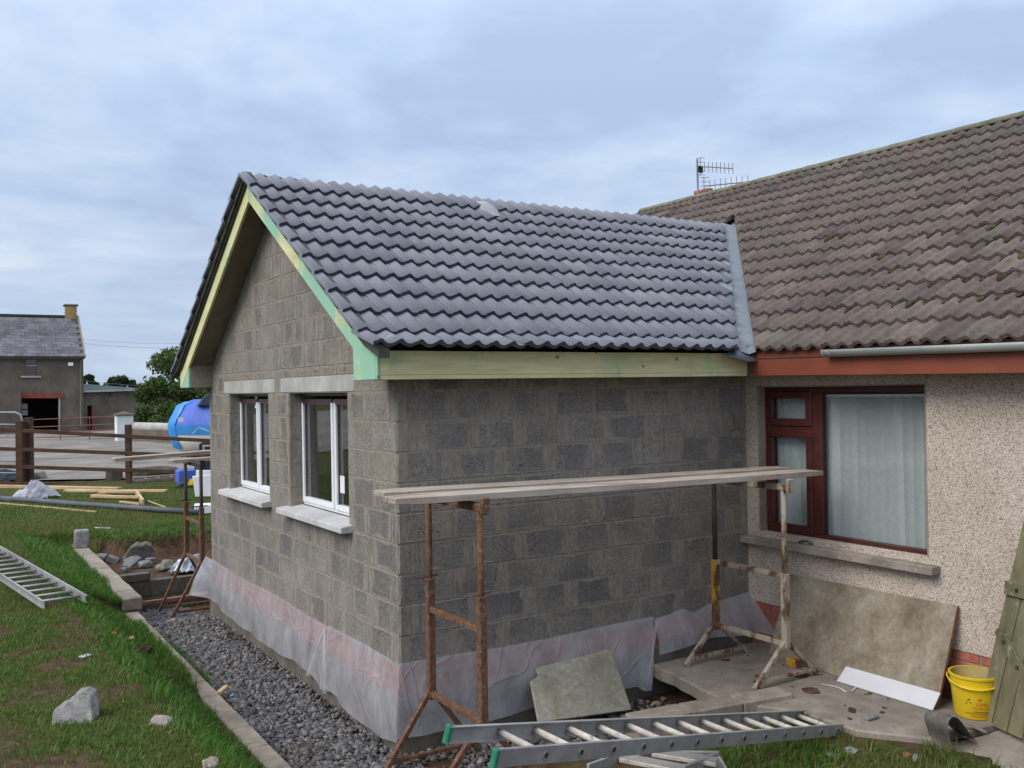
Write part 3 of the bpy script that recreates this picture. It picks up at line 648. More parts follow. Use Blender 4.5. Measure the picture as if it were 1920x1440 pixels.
dk.prism([(X0+.06, W-ya, za_-.07), (X0+.06, yb_, zb_-.07), (X0+.06, yb_, zb_-.11), (X0+.06, W-ya, za_-.11)], (6.2, 0, 0))
roof = dk.build('roof', MT['undercloak'], EXT)
ex = V((1, 0, 0)); ey = V((0, cA, sA)); cutE = (VA-vn*.085, vn)
KA = math.radians(20.5); eyk = V((0, math.cos(KA), math.sin(KA)))
def place_tile(me, mw, name, parent, mat, cut=None):
    if cut is not None:
        cs = [mw @ V(q.co) for q in me.vertices]; dmax = max((c-cut[0]).dot(cut[1]) for c in cs); dmin = min((c-cut[0]).dot(cut[1]) for c in cs)
        if dmin > -.02: return None
        if dmax > 0: return clip_piece(me, mw, [cut], name, parent, mat)
    o = bpy.data.objects.new(name, me); o.matrix_basis = mw; reg(o, parent); return o
ntile = 0
for r in range(-1, 10):
    for c in range(0, 23):
        x = X0+.30*c
        if r == -1: org = V((x, PY, PZ))-eyk*.285; e2 = eyk
        else: y, z = fp(G*r); org = V((x, y, z)); e2 = ey
        org = org+V((random.uniform(-.002, .002), 0, random.uniform(-.001, .0015)))
        mw = slope_matrix(org, ex, e2) @ Matrix.Rotation(random.uniform(-.005, .005), 4, 'Z') @ Matrix.Rotation(random.uniform(-.006, .006), 4, 'Y') @ Matrix.Translation((0, random.uniform(-.005, .005), 0))
        # the last row stops at the ridge
        cuts = None
        o = place_tile(tn[(r+c) % 2], mw, 'tile', roof, MT['tile_new'], cutE)
        if o is not None: ntile += 1
# rear slope: the one column of tiles that shows along the verge, and the next
for r in range(-1, 10):
    for c in range(2):
        s = G*r if r >= 0 else -.27
        y, z = fp(s); org = V((X0+.30*(c+1), W-y, z)); mw = slope_matrix(org, V((-1, 0, 0)), V((0, -cA, sA))); place_tile(tn[0], mw, 'tile', roof, MT['tile_new'])
# roof vent
vp = pxp(925, 398, V((0, PY, PZ)), V((0, -sA, cA)))
vm = MB(); cs = []
for (t, hw, hh) in ((-.02, .05, .012), (.06, .085, .050), (.18, .10, .062), (.30, .09, .045), (.40, .06, .012)):
    cs.append([V((vp.x-.07+t*.0+u*hw, 0, 0))+V((0, vp.y, vp.z))+ey*(.20-t)+V((0, -sA, cA))*(.02+hh*w_) for u, w_ in ((-1, 0), (-.7, .75), (0, 1), (.7, .75), (1, 0))])
for q in cs: vm.v += q
for i in range(4):
    for k in range(4): vm.f.append((i*5+k, i*5+k+1, i*5+5+k+1, i*5+5+k))
auto_smooth(vm.build('roof_vent', MT['vent'], roof), 70)
# barge boards, undercloak, soffits, fascia
XB = -.276; BT, BB = 4.655, 4.478                         # barge top and bottom at the apex
def rake(z, y): return z-SL*abs(y-W/2)
for sgn, mt in ((-1, 'tgy'), (1, 'tgyl')):
    yE = -.255 if sgn < 0 else W+.255; ym = W/2
    b = MB(); b.prism([(XB, ym, BT), (XB, yE, rake(BT, yE)+.015), (XB, yE-(.0), rake(BB, yE)+.0), (XB, ym, BB)], (.025, 0, 0)); b.build('barge_board', MT[mt], roof, bevel=.002)
    # boxed foot of the barge
    yi = .138 if sgn < 0 else W-.138; yo = -.293 if sgn < 0 else W+.293
    b = MB(); b.prism([(XB+.003, yi, 2.712), (XB+.003, yi, rake(BB, yi)-.002), (XB+.003, yo+.0, 2.90), (XB+.003, yo, 2.712)], (.024, 0, 0)); b.build('box_end', MT['tgy'], roof, bevel=.002)
    b = MB(); u0, u1 = -.325, XB+.03
    pts = []
    for s in (-.27, -.12, .0, .2): 
        y, z = (fp(s) if s >= 0 else (PY+s*math.cos(KA), PZ+s*math.sin(KA))); pts.append((y, z))
    y, z = fp(RIDGE_S); pts.append((y, z))
    up = [(u0, (yy if sgn < 0 else W-yy), zz+.005) for yy, zz in pts]; dn = [(u0, (yy if sgn < 0 else W-yy), zz-.085) for yy, zz in pts]
    b.prism(up+dn[::-1], (u1-u0, 0, 0)); b.build('undercloak', MT['undercloak'], roof)
    b = MB(); b.prism([(XB+.026, ym, BB+.03), (XB+.026, yi, rake(BB+.03, yi)), (XB+.026, yi, rake(BB+.018, yi)), (XB+.026, ym, BB+.018)], (-XB-.03, 0, 0)); b.build('soffit', MT['soffit'], roof)
for sgn in (0, 1):
    y_ = .138 if sgn == 0 else W-.138; MB().box((XB+.028, y_-.006, 2.713), (-.003, y_+.006, rake(BB, y_)+.03)).build('box_return', MT['house_sill'], roof)
MB().box((XB+.029, -.293, 2.742), (3.30, -.268, 2.912)).build('fascia_board', MT['tgx'], roof, bevel=.002)
MB().box((XB+.029, -.291, 2.710), (3.297, -.262, 2.7405)).build('fascia_batten', MT['tgx'], roof, bevel=.002)
MB().box((XB+.03, -.262, 2.712), (3.30, -.002, 2.722)).build('soffit', MT['soffit'], roof)
MB().box((XB+.03, W+.01, 2.712), (3.5, W+.28, 2.722)).build('soffit', MT['soffit'], roof)
MB().box((XB, W+.268, 2.712), (3.30, W+.293, 2.912)).build('fascia_board', MT['tgx'], roof)
# lead valley
lv = MB(); rows_ = []
def zext(x, y): return PZ+SL*(y-PY)
HX0, HZ0, HA = 3.25, 2.93, math.radians(32.36)
def zhouse(x, y): return HZ0+math.tan(HA)*(x-HX0)
for i in range(15):
    t = -.02+i/14*1.02; c = VA+(VB-VA)*t; row = []
    for q in (-.13, -.095, 0, .075, .13):
        p = c+vn*q; z = max(zext(p.x, p.y), zhouse(p.x, p.y)-.022) if abs(q) > .001 else zext(p.x, p.y)-.012
        row.append(V((p.x, p.y, z+(.004 if abs(q) < .09 else -.016)+.004*((i % 4) == 0)+random.uniform(-.002, .002))))
    rows_.append(row)
lv.v = [p for r_ in rows_ for p in r_]; lv.f = [(i*5+k, i*5+k+1, i*5+6+k, i*5+5+k) for i in range(14) for k in range(4)]
lead = auto_smooth(lv.build('lead_valley', MT['lead'], roof), 60)
lp = MB(); a = [px(1362, 664, 1, -.40), px(1385, 672, 1, -.42), px(1403, 678, 1, -.44), px(1425, 676, 1, -.43), px(1443, 663, 1, -.41)]
b2 = [px(1374, 652, 1, -.30), px(1388, 648, 1, -.28), px(1404, 646, 1, -.26), px(1418, 650, 1, -.30), px(1436, 656, 1, -.36)]
lp.v = [V(q) for q in a]+[V(q) for q in b2]; lp.f = [(i, i+1, i+6, i+5) for i in range(4)]
o = auto_smooth(lp.build('lead_apron', MT['lead'], lead), 80); md = o.modifiers.new('t', 'SOLIDIFY'); md.thickness = .006

# ---- polythene damp-proof skirt hanging round the plinth
def sheet(name, pts_top, pts_bot, out, nv, parent, ripple, wav, mat=None, corner=False):
    "pts: list of (u, z); out: function u,z -> V"
    n = len(pts_top); vs = []; fs = []
    for j in range(nv+1):
        t = j/nv
        for i in range(n):
            u = pts_top[i][0]*(1-t)+pts_bot[i][0]*t; z = pts_top[i][1]*(1-t)+pts_bot[i][1]*t
            rp_ = ripple(pts_top[i][0], t)*(float(sstep(0, .18, pts_top[i][0])) if corner else 1); off = .012+.042*min(1, t*1.6)+.012*t+rp_
            if corner and i == 0: u = -off
            vs.append(out(u, z, off))
    for j in range(nv):
        for i in range(n-1): fs.append((j*n+i, j*n+i+1, j*n+n+i+1, j*n+n+i))
    b = MB(); b.v = vs; b.f = fs; o = b.build(name, mat or MT['poly'], parent, smooth=True); return o
def interp(tab, u): return float(np.interp(u, [q[0] for q in tab], [q[1] for q in tab]))
rip = lambda s: (lambda u, t: (t**1.2)*(.040*(fbm(np.array(u*3.1+s), np.array(t*1.2+s), 3)-.35)+.012*math.sin(u*9+s)*t+.014*max(0, math.sin(u*4.3+s*2))**6))
bt_g = [(-.1, .107), (.2, .045), (.6, .037), (1.03, .065), (1.22, .12), (1.42, .095)]
us = np.linspace(-.012, 1.42, 46); topz = lambda u: .628+.010*math.sin(u*2.7)
gout = lambda u, z, off: V((-off, u, z)); sout = lambda u, z, off: V((u, -off, z))
EXT_SHEET = thing('polythene_skirt', 'milky polythene sheet hanging round the plinth of the block extension', 'plastic sheet', (0, 0, .1))
sheet('gable_sheet_near', [(u, topz(u)) for u in us], [(u-.058*sstep(.12, -.012, u), interp(bt_g, u)) for u in us], gout, 12, EXT_SHEET, rip(1.0), 0, None, True).name = 'gable_sheet'
bt_g2 = [(1.45, .09), (1.74, .165), (2.8, .12), (3.66, .117), (4.43, .137), (5.13, .173), (5.64, .18)]
us = np.linspace(1.40, 5.62, 110)
def r2(u, t): return rip(4.0)(u, t)+.16*sstep(5.25, 5.62, u)*t
sheet('gable_sheet', [(u if u < 5.37 else u, topz(u)-.01) for u in us], [(u+.10*max(0, 1.8-u), interp(bt_g2, u)) for u in us], gout, 12, EXT_SHEET, r2, 0)
# loose folded strips where the two sheets meet
for (y0, y1, zb, ln) in ((1.50, 1.78, .12, .06), (1.42, 1.36, .075, .05)):
    b = MB()
    for j in range(7):
        t = j/6; y = y0*0+ (1.45*(1-t)+y1*t); z = .60*(1-t)+zb*t; wv = .012+ln*.5*t
        for q in (-1, -.4, .3, 1): b.v.append(V((-.035-.045*t-.012*(1-q*q), y+q*wv, z)))
    b.f = [(j*4+k, j*4+k+1, j*4+5+k, j*4+4+k) for j in range(6) for k in range(3)]; b.build('loose_fold', MT['poly'], EXT_SHEET, smooth=True)
bt_s = [(-.03, .115), (.5, .088), (.72, .092), (1.13, .11), (1.64, .081), (2.15, .098), (2.28, .061)]
us = np.linspace(-.012, 2.40, 70)
def r3(u, t): return rip(7.0)(u, t)+.07*sstep(2.2, 2.4, u)*t
sheet('side_sheet', [(u, topz(u+3)) for u in us], [(u-.058*sstep(.12, -.012, u)-.14*sstep(2.1, 2.4, u), interp(bt_s, u)) for u in us], sout, 12, EXT_SHEET, r3, 0, None, True)
us = np.linspace(2.415, 3.56, 36); ts = [(2.41, .61), (2.75, .66), (2.86, .60), (3.05, .66), (3.3, .68), (3.5, .70), (3.56, .70)]; bs_ = [(2.41, .315), (3.0, .37), (3.48, .345), (3.56, .34)]
sheet('side_sheet', [(u, interp(ts, u)) for u in us], [(u, interp(bs_, u)) for u in us], sout, 8, EXT_SHEET, lambda u, t: rip(9.0)(u, t)+.05*t*sstep(3.1, 3.5, u), 0)
b = MB()   # corner flap laid against the bungalow's wall, and the fold at the lap
b.v = [V((3.565, -.01, .70)), V((3.55, -.05, .36)), V((3.56, -.30, .42)), V((3.545, -.36, .36))]; b.f = [(0, 1, 3, 2)]; b.build('corner_flap', MT['poly'], EXT_SHEET)
b = MB(); b.v = [V((2.408, -.02, .60)), V((2.40, -.075, .60)), V((2.30, -.11, .10)), V((2.20, -.15, .09))]; b.f = [(0, 1, 3, 2)]; b.build('loose_fold', MT['poly'], EXT_SHEET)
# ================================================================== the bungalow
HOU = thing('bungalow', 'pebble dashed bungalow with an old mossy tiled roof and mahogany framed window', 'building', (L, 0, .25))
YN, YF = -4.6, 6.0; oy0, oy1, oz0, oz1 = -.145, -1.866, 1.285, 2.617
hw = MB()
def hb(y0, y1, z0, z1): hw.box((L, y0, z0), (L+.28, y1, z1))
hb(YF, oy0, .632, 2.86); hb(oy1, YN, .632, 2.86); hb(oy0, oy1, oz1, 2.86); hb(oy0, oy1, .632, oz0)
hwall = hw.build('wall', MT['pebble'], HOU)
MB().box((L+.012, -.02, -.1), (L+.27, YN, .630)).build('plinth', MT['mortar'], HOU)
for k in range(5):
    y = -.01-(.11 if k % 2 else 0); z = .594-.075*k
    while y > -3.3:
        if ('hb',) not in _bc: mm = block_mesh(.213, .065, .05); mm.materials.clear(); mm.materials.append(MT['brick_red']); _bc[('hb',)] = mm
        o = bpy.data.objects.new('brick', _bc[('hb',)]); o.matrix_basis = Matrix.Translation((L+.004, y-.112, z)) @ RZG; reg(o, hwall); y -= .225
for q in ((L+.28, YF-.28, L+7.6, YF), (L+7.3, YN, L+7.6, YF-.28)): MB().box((q[0], q[1], .3), (q[2], q[3], 2.86)).build('wall', MT['pebble'], HOU)
# smooth reveals
for (a, b_) in (((L-.002, oy0-.001, oz0), (L+.10, oy0-.014, oz1)), ((L-.002, oy1+.001, oz0), (L+.10, oy1+.012, oz1)), ((L-.002, oy0, oz1-.001), (L+.10, oy1, oz1-.012))):
    MB().box(a, b_).build('reveal', MT['reveal'], hwall)
MB().box((L-.11, .0, 1.172), (L+.10, -1.962, 1.238)).build('window_sill', MT['house_sill'], HOU, bevel=.006)
# mahogany window
x0, x1 = L+.085, L+.155; F = MB(); ya, yb = oy0-.014, oy1+.012; za, zb = oz0-.04, oz1-.012; fw = .05; ym0, ym1 = -.69, -.80
F.box((x0, ya, za), (x1, yb, za+.075)); F.box((x0, ya, zb-fw), (x1, yb, zb)); F.box((x0, ya, za+.075), (x1, ya-fw, zb-fw)); F.box((x0, yb+fw*.8, za+.075), (x1, yb, zb-fw)); F.box((x0, ym0, za+.075), (x1, ym1, zb-fw)); F.box((x0, ya-fw, 2.205), (x1, ym0, 2.268))
HW = F.build('window', MT['mahogany'], HOU, bevel=.005)
def casement(y0, y1, z0, z1, w_=.066):
    c = MB(); a, b_ = L+.068, L+.12; y0 += .012; y1 -= .012; z0 -= .012; z1 += .012
    c.box((a, y0, z0), (b_, y1, z0+w_)); c.box((a, y0, z1-w_), (b_, y1, z1)); c.box((a, y0, z0+w_), (b_, y0-w_, z1-w_)); c.box((a, y1+w_, z0+w_), (b_, y1, z1-w_)); c.build('casement', MT['mahogany'], HW, bevel=.006)
    MB().box((L+.105, y0-w_+.008, z0+w_-.008), (L+.111, y1+w_-.008, z1-w_+.008)).build('pane', MT['glass'], HW)
casement(ya-fw, ym0, 2.268, zb-fw); casement(ya-fw, ym0, za+.075, 2.205)
MB().box((L+.105, ym1+.006, za+.075-.006), (L+.111, yb+.03, zb-fw+.006)).build('pane', MT['glass'], HW)
# vertical blind: every vane its own piece, each turned a little
vm_ = MB(); n = 7
for j in (0, 1):
    for i in range(n+1): t = i/n-.5; vm_.v.append(V((.017*(1-4*t*t), t*.125, j*1.215)))
vm_.f = [(i, i+1, n+2+i, n+1+i) for i in range(n)]; vme = vm_.mesh(smooth=True); vme.materials.append(MT['blind'])
blind = MB().box((L+.17, ya-.03, 2.515), (L+.20, yb+.03, 2.535)).build('blind', MT['white_upvc'], HW)
y = -.20; k = 0
while y > yb+.02:
    o = bpy.data.objects.new('vane', vme); o.matrix_basis = Matrix.Translation((L+.185, y, 1.30+random.uniform(-.012, .012))) @ Matrix.Rotation(math.radians(22+random.uniform(-9, 9)), 4, 'Z') @ Matrix.Rotation(random.uniform(-.006, .006), 4, 'X'); reg(o, blind); y -= .088; k += 1
MB().box((L+.9, .3, .4), (L+1.0, -4, 2.86)).build('inner_wall', MT['room'], HOU)
MB().box((L+.285, .3, 2.80), (L+1.0, -4, 2.84)).build('ceiling_board', MT['room'], HOU)
MB().box((L+.285, .3, .5), (L+1.0, -4, .54)).build('floor_board', MT['room'], HOU)
# roof
h1 = V((-.020, -1, -.013)).normalized(); n0 = V((-math.sin(HA), 0, math.cos(HA))); h1 = (h1-n0*h1.dot(n0)).normalized(); h2 = n0.cross(h1)*-1
if h2.z < 0: h2 = -h2
HO = V((HX0, 0, HZ0)); HG = .3262; RL = 4.90
def hp(a, s): return HO+h1*a+h2*s
hd = MB(); q0 = [hp(-6.3, .0), hp(4.9, .0), hp(4.9, RL), hp(-6.3, RL)]; hd.prism([p-n0*.075 for p in q0], -n0*.04)
bs2 = V((math.sin(HA), 0, math.cos(HA))); rr0, rr1 = hp(4.9, RL), hp(-6.3, RL); dn = V((math.cos(HA), 0, -math.sin(HA)))*5.0
hd.prism([rr0-n0*.075, rr0+dn, rr1+dn, rr1-n0*.075], (0, 0, -.04))
hroof = hd.build('roof', MT['undercloak'], HOU)
to = [tile_mesh(lap=.016, th=.030, droop=.041, lp=.016, jit=.002) for _ in range(4)]
for q in to: q.materials.append(MT['tile_old'])
cutH = (VA+vn*.055, -vn)
# tile columns run right (+a = towards -y); tile x axis must give an outward normal with h2
cand = []
ue = V(h1)
for r in range(15):
    for c in range(-21, 16):
        a = .30*c; org = hp(a, HG*r); mid = hp(a+.15, HG*r+.2)
        d = mid-CAM; zc_ = d.dot(CF); X_ = 960+FPX*d.dot(CR)/zc_; Y_ = 720-FPX*d.dot(CU)/zc_
        hid = (mid-VA).dot(vn) < -.25
        if hid and mid.y < W/2+.3: continue
        # far side of the extension's ridge: hidden unless above the sight line over the ridge
        if mid.y > W/2 and (mid.z < 4.6): continue
        cand.append((-.3 < X_/1920 < 1.5 and -.1 < Y_/1440 < 1.1, r, c, org, X_/1920 > 1.12))
nold = 0; M_ = []
rest = bmesh.new()
for ok, r, c, org, outl in cand:
    if not ok: continue
    if outl:
        bt = bmesh.new(); bt.from_mesh(to[(r*3+c) % 4]); bt.transform(slope_matrix(org, h1, h2)); mt_ = bpy.data.meshes.new('tmp'); bt.to_mesh(mt_); bt.free(); rest.from_mesh(mt_); bpy.data.meshes.remove(mt_); continue
    jx = V((random.uniform(-.003, .003),)*3); mw = slope_matrix(org+jx, h1, h2) @ Matrix.Rotation(random.uniform(-.006, .006), 4, 'Z') @ Matrix.Translation((0, random.uniform(-.006, .006), random.uniform(-.001, .003)))
    o = place_tile(to[(r*3+c) % 4], mw, 'tile', hroof, MT['tile_old'], cutH if (org-VA).dot(vn) < .8 and org.y < W/2+.3 else None)
    if o is not None: nold += 1
rm = bpy.data.meshes.new('mesh'); rest.to_mesh(rm); rest.free(); tag(obj('outlying_tiles', rm, MT['tile_old'], hroof), kind='stuff')
print('TILES new', ntile, 'old', nold, 'check', [round(v, 3) for v in h1.cross(h2)])
# moss clumps lodged at the tile ends
mv = []; mf = []
def lump(c, rx, ry, rz, ax, ay, az, seg=7, ring=4):
    b = len(mv)
    for i in range(ring+1):
        ph = math.pi/2*i/ring
        for k in range(seg):
            t = 2*math.pi*k/seg; q = 1+random.uniform(-.22, .22); mv.append(c+ax*(rx*q*math.cos(t)*math.cos(ph))+ay*(ry*q*math.sin(t)*math.cos(ph))+az*(rz*q*math.sin(ph)))
    for i in range(ring):
        for k in range(seg): mf.append((b+i*seg+k, b+i*seg+(k+1) % seg, b+(i+1)*seg+(k+1) % seg, b+(i+1)*seg+k))
for i in range(330):
    a = random.uniform(-2, 4.2) if i < 150 else random.gauss(2.2, 1.0); r = random.randint(1, 14) if i < 120 else random.randint(2, 9)
    a = round((a-.02)/.15)*.15+.115+random.uniform(-.02, .02); p = hp(a, HG*r-random.uniform(.004, .05))
    if (p-VA).dot(vn) < .15: continue
    sz = random.uniform(.012, .032)*(1.9 if random.random() < .07 else 1); lump(p+n0*.004, sz, sz*random.uniform(1, 1.6), sz*random.uniform(.55, .9), h1, h2, n0)
b = MB(); b.v = mv; b.f = mf; tag(b.build('moss', MT['moss'], hroof, smooth=True), kind='stuff')
# ridge tiles
a = -6.25
while a < 4.9:
    p, q = hp(a, RL+.03), hp(a+.448, RL+.03); m_ = MB(); k = 8; up = V((0, 0, 1)); sx = V((1, 0, 0))
    for pt, rr in ((p, .125), (q, .119)):
        for i in range(k+1):
            t = math.pi*(.06+.88*i/k); m_.v.append(pt+sx*(math.cos(t)*rr)+up*(math.sin(t)*rr*.80-.055))
    m_.f = [(i, i+1, k+2+i, k+1+i) for i in range(k)]
    o = m_.build('ridge_tile', MT['ridge'], hroof, smooth=True); md = o.modifiers.new('t', 'SOLIDIFY'); md.thickness = .016; a += .45
# fascia, soffit, gutter
e0, e1 = hp(.30, 0), hp(4.8, 0); fo = V((.055, 0, -.115))
f0 = V((3.302, -.36, 2.825)); f1 = V((3.302+h1.x*4.3, -4.6, 2.825+h1.z*4.3))
MB().bar(f0, f1, .025, .23).build('fascia_board', MT['fascia_red'], hroof, bevel=.002)
s_ = MB(); s_.prism([(3.315, -.30, 2.712), (L-.002, -.30, 2.712), (L-.002, -4.6, 2.70), (3.23, -4.6, 2.70)], (0, 0, .012)); s_.build('soffit', MT['reveal'], hroof)
g0 = px(1547, 661, 0, 3.225); gd = (V((g0.x+h1.x*3, g0.y-3, g0.z+h1.z*3))-g0).normalized(); gm = MB(); k = 9
sx = V((1, 0, 0))
for pt in (g0, g0+gd*3.2):
    for i in range(k+1): t = math.pi+math.pi*i/k; gm.v.append(pt+sx*(math.cos(t)*.056)+V((0, 0, 1))*(math.sin(t)*.058+.02))
gm.f = [(i, i+1, k+2+i, k+1+i) for i in range(k)]
gut = gm.build('gutter', MT['gutter'], hroof, smooth=True); md = gut.modifiers.new('t', 'SOLIDIFY'); md.thickness = .004
for dd in (0.005, .075):
    gm = MB(); c0 = g0+gd*dd
    for i in range(k+1): t = math.pi+math.pi*i/k; gm.v.append(c0+sx*(math.cos(t)*.061)+V((0, 0, 1))*(math.sin(t)*.063+.022))
    for i in range(k+1): t = math.pi+math.pi*i/k; gm.v.append(c0+gd*.016+sx*(math.cos(t)*.061)+V((0, 0, 1))*(math.sin(t)*.063+.022))
    gm.f = [(i, i+1, k+2+i, k+1+i) for i in range(k)]; gm.build('gutter_collar', MT['gutter'], gut, smooth=True)
gm = MB(); gm.v = [g0+sx*(math.cos(math.pi+math.pi*i/k)*.056)+V((0, 0, 1))*(math.sin(math.pi+math.pi*i/k)*.058+.02) for i in range(k+1)]; gm.f = [tuple(range(k+1))]; gm.build('gutter_end', MT['gutter'], gut)
# chimney with pots, beyond the ridge
cp = px(1320, 372, 0, 8.35); MB().box((cp.x-.3, cp.y-.42, 4.6), (cp.x+.3, cp.y+.42, cp.z-.06)).build('chimney', MT['pebble'], hroof)
chim = MB().box((cp.x-.36, cp.y-.48, cp.z-.09), (cp.x+.36, cp.y+.48, cp.z-.02)).build('chimney_cap', MT['lintel'], hroof)
for (qx) in (1311.5, 1326):
    pp = px(qx, 366, 0, 8.35); m_ = MB(); m_.lathe((pp.x, pp.y, cp.z-.03), [(.085, 0), (.082, .12), (.098, .13), (.098, .17), (.080, .175), (.078, .02)], 16); m_.build('chimney_pot', MT['terracotta'], hroof, smooth=False)
# television aerials on a mast
b0 = px(1309, 352, 0, 8.0); b1 = px(1307, 298, 0, 8.0)
AER = thing('television_aerial', 'grey television aerial on a mast by the orange chimney pots', 'aerial', (b0.x, b0.y, b0.z-.5))
MB().tube([b0-V((0, 0, .5)), b1], .016, 8).build('mast', MT['aerial'], AER)
def yagi(p, q, n, e0_, name):
    d = (q-p); m_ = MB(); m_.tube([p, q], .010, 6); up = V((0, 0, 1))
    bo = m_.build('boom', MT['aerial'], AER)
    for i in range(n):
        c = p+d*(.14+.86*i/(n-1)); MB().tube([c-up*e0_, c+up*e0_], .006, 5).build('element', MT['aerial'], bo)
    r_ = MB()
    for k_ in range(5): c = p+d*.02+V((0, 0, -.14+.07*k_)); r_.tube([c-CR*.07, c+CR*.07], .005, 5)
    r_.tube([p+V((0, 0, -.15)), p+V((0, 0, .15))], .007, 5); r_.build('reflector', MT['aerial'], bo)
yagi(px(1313, 312, 0, 8.0), px(1374, 316, 0, 8.0), 8, .085, 'a'); yagi(px(1320, 349, 0, 8.0), px(1402, 341, 0, 8.0), 8, .10, 'b')
MB().box(px(1309, 321, 0, 7.98)-V((.03, .03, .03)), px(1318, 311, 0, 8.02)+V((.02, .02, .0))).build('junction_box', MT['black'], AER)
# ================================================================== ground works
def fixz(x, y): return float(H(np.array(x), np.array(y)))
# kerb of blocks laid along the dug-out path
KRB = thing('low_block_kerb', 'dusty block kerb edging the gravel path below the grass bank', 'kerb', (-.92, 2, .1))
y = -1.4
while y < 5.35:
    MB().box((-1.0, y+.004, -.12), (-.853, y+.443, .105+random.uniform(-.006, .006))).build('kerb_block', MT['kerb'], KRB, bevel=.012, jit=.003); y += .45
WLL = thing('low_trench_wall', 'low dusty block wall with a broken upright stone at its far end', 'wall', (-.92, 7.5, .1))
y = 5.40
while y < 10.2:
    MB().box((-1.02, y+.004, .11), (-.80, y+.443, .262+random.uniform(-.005, .005))).build('coping_block', MT['kerb'], WLL, bevel=.012, jit=.003)
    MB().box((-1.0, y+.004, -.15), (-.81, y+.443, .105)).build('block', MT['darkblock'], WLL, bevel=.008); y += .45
st = px(153, 1034, 0, -.90); st.z = .26; b = MB(); b.v = []
b.prism([(st.x-.10, st.y-.09, .255), (st.x+.10, st.y-.10, .255), (st.x+.11, st.y+.09, .255), (st.x-.10, st.y+.10, .255)], (.0, .0, .29)); tag(b.build('upright_stone', MT['stone_lump'], None, bevel=.035, jit=.012, seg=2), 'rough upright concrete stub standing on the far end of the low trench wall', 'stone')
CW = thing('cross_wall', 'dark damp block wall closing the far end of the gravel path', 'wall', (-.2, 7.35, 0))
for k, z in enumerate((-.575, -.35, -.125)):
    x = -.80-(.22 if k % 2 else 0)
    while x < 1.6:
        if True:
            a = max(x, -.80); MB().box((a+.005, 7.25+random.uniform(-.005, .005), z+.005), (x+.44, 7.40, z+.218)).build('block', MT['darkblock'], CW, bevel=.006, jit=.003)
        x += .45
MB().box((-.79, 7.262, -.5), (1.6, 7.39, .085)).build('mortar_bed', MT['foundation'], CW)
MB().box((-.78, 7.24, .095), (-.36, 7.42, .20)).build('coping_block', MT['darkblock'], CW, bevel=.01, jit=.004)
# slate rubble heaped behind it
def rock(c, sx, sy, sz, name='rubble_stone', mat='rubble', flat=.0, seed=None, sub=1):
    bm = bmesh.new(); bmesh.ops.create_icosphere(bm, subdivisions=sub, radius=1); R_ = Matrix.Rotation(random.uniform(0, 6.3), 3, 'Z') @ Matrix.Rotation(random.uniform(-.4, .4), 3, 'X')
    for v in bm.verts:
        q = v.co*random.uniform(.78, 1.2); q = V((max(-.72, min(.72, q.x)), max(-.72, min(.72, q.y)), max(-.66, min(.66, q.z)))); q = R_ @ V((q.x*sx, q.y*sy, q.z*sz)); v.co = q+V(c)
    me = bpy.data.meshes.new('mesh'); bm.to_mesh(me); bm.free(); me.materials.append(MT[mat]); return me
for i, (qx, qy, s) in enumerate([(190, 1040, .27), (205, 1030, .22), (215, 1045, .25), (178, 1043, .2), (250, 1050, .30), (262, 1042, .27), (272, 1052, .26), (283, 1045, .2), (243, 1056, .2), (235, 1062, .14), (300, 1060, .13), (320, 1058, .15), (310, 1063, .1)]):
    c = px(qx, qy+6, 2, .12); s *= .48; c = c+V((0, random.uniform(.0, .15), .0)); c.y = max(c.y, 7.75); tag(obj('rubble_stone', rock(c, s*1.15, s, s*.62, sub=2)), 'angular grey slate rubble stone heaped behind the dark cross wall', 'stone', 'rubble heaped behind the cross wall')
c = px(262, 1052, 2, .10); c.y = max(c.y, 7.7); b = MB(); cc = [(-.42, -.05), (-.30, .10), (-.22, .24), (-.06, .31), (.02, .26), (.12, .31), (.27, .24), (.36, .04), (.25, -.10), (.0, -.16), (-.25, -.14)]
b.prism([c+V((u*.62, -.10+.10*random.random(), w_*.62+.07)) for u, w_ in cc], (.02, .10, .03)); tag(b.build('torn_felt', MT['felt'], None, bevel=.01, jit=.012), 'crumpled grey felt offcut draped on the slate rubble', 'felt')
def crumple(name, c, sx, sy, sz, mat, label, cat, n=16, seed=1, parent=None):
    r_ = np.random.default_rng(seed); vs = []; fs = []
    for j in range(n+1):
        for i in range(n+1):
            u, v = i/n*2-1, j/n*2-1; rr = min(1, math.hypot(u, v)); hgt = max(0, 1-rr**2)*(.35+.9*float(vnoise(u*3+seed*7.7+10, v*3+seed*3.1+10)))+.25*float(vnoise(u*7+seed, v*7+20))
            vs.append(V(c)+V((u*sx*(1+.12*r_.standard_normal()*.5), v*sy, sz*hgt)))
    for j in range(n):
        for i in range(n):
            if math.hypot((i+.5)/n*2-1, (j+.5)/n*2-1) < .95+.1*r_.random(): fs.append((j*(n+1)+i, j*(n+1)+i+1, (j+1)*(n+1)+i+1, (j+1)*(n+1)+i))
    b = MB(); b.v = vs; b.f = fs; o = b.build(name, MT[mat], parent, smooth=False); md = o.modifiers.new('t', 'SOLIDIFY'); md.thickness = .006
    return tag(o, label, cat)
crumple('crumpled_wrap', px(362, 1070, 2, .10), .34, .2, .22, 'silver_wrap', 'crumpled silver grey plastic wrap lying on the cross wall', 'plastic wrap', 14, 3)
crumple('torn_sack', px(312, 1066, 2, .10), .16, .08, .14, 'house_sill', 'torn tan paper sack on top of the cross wall', 'sack', 8, 5)
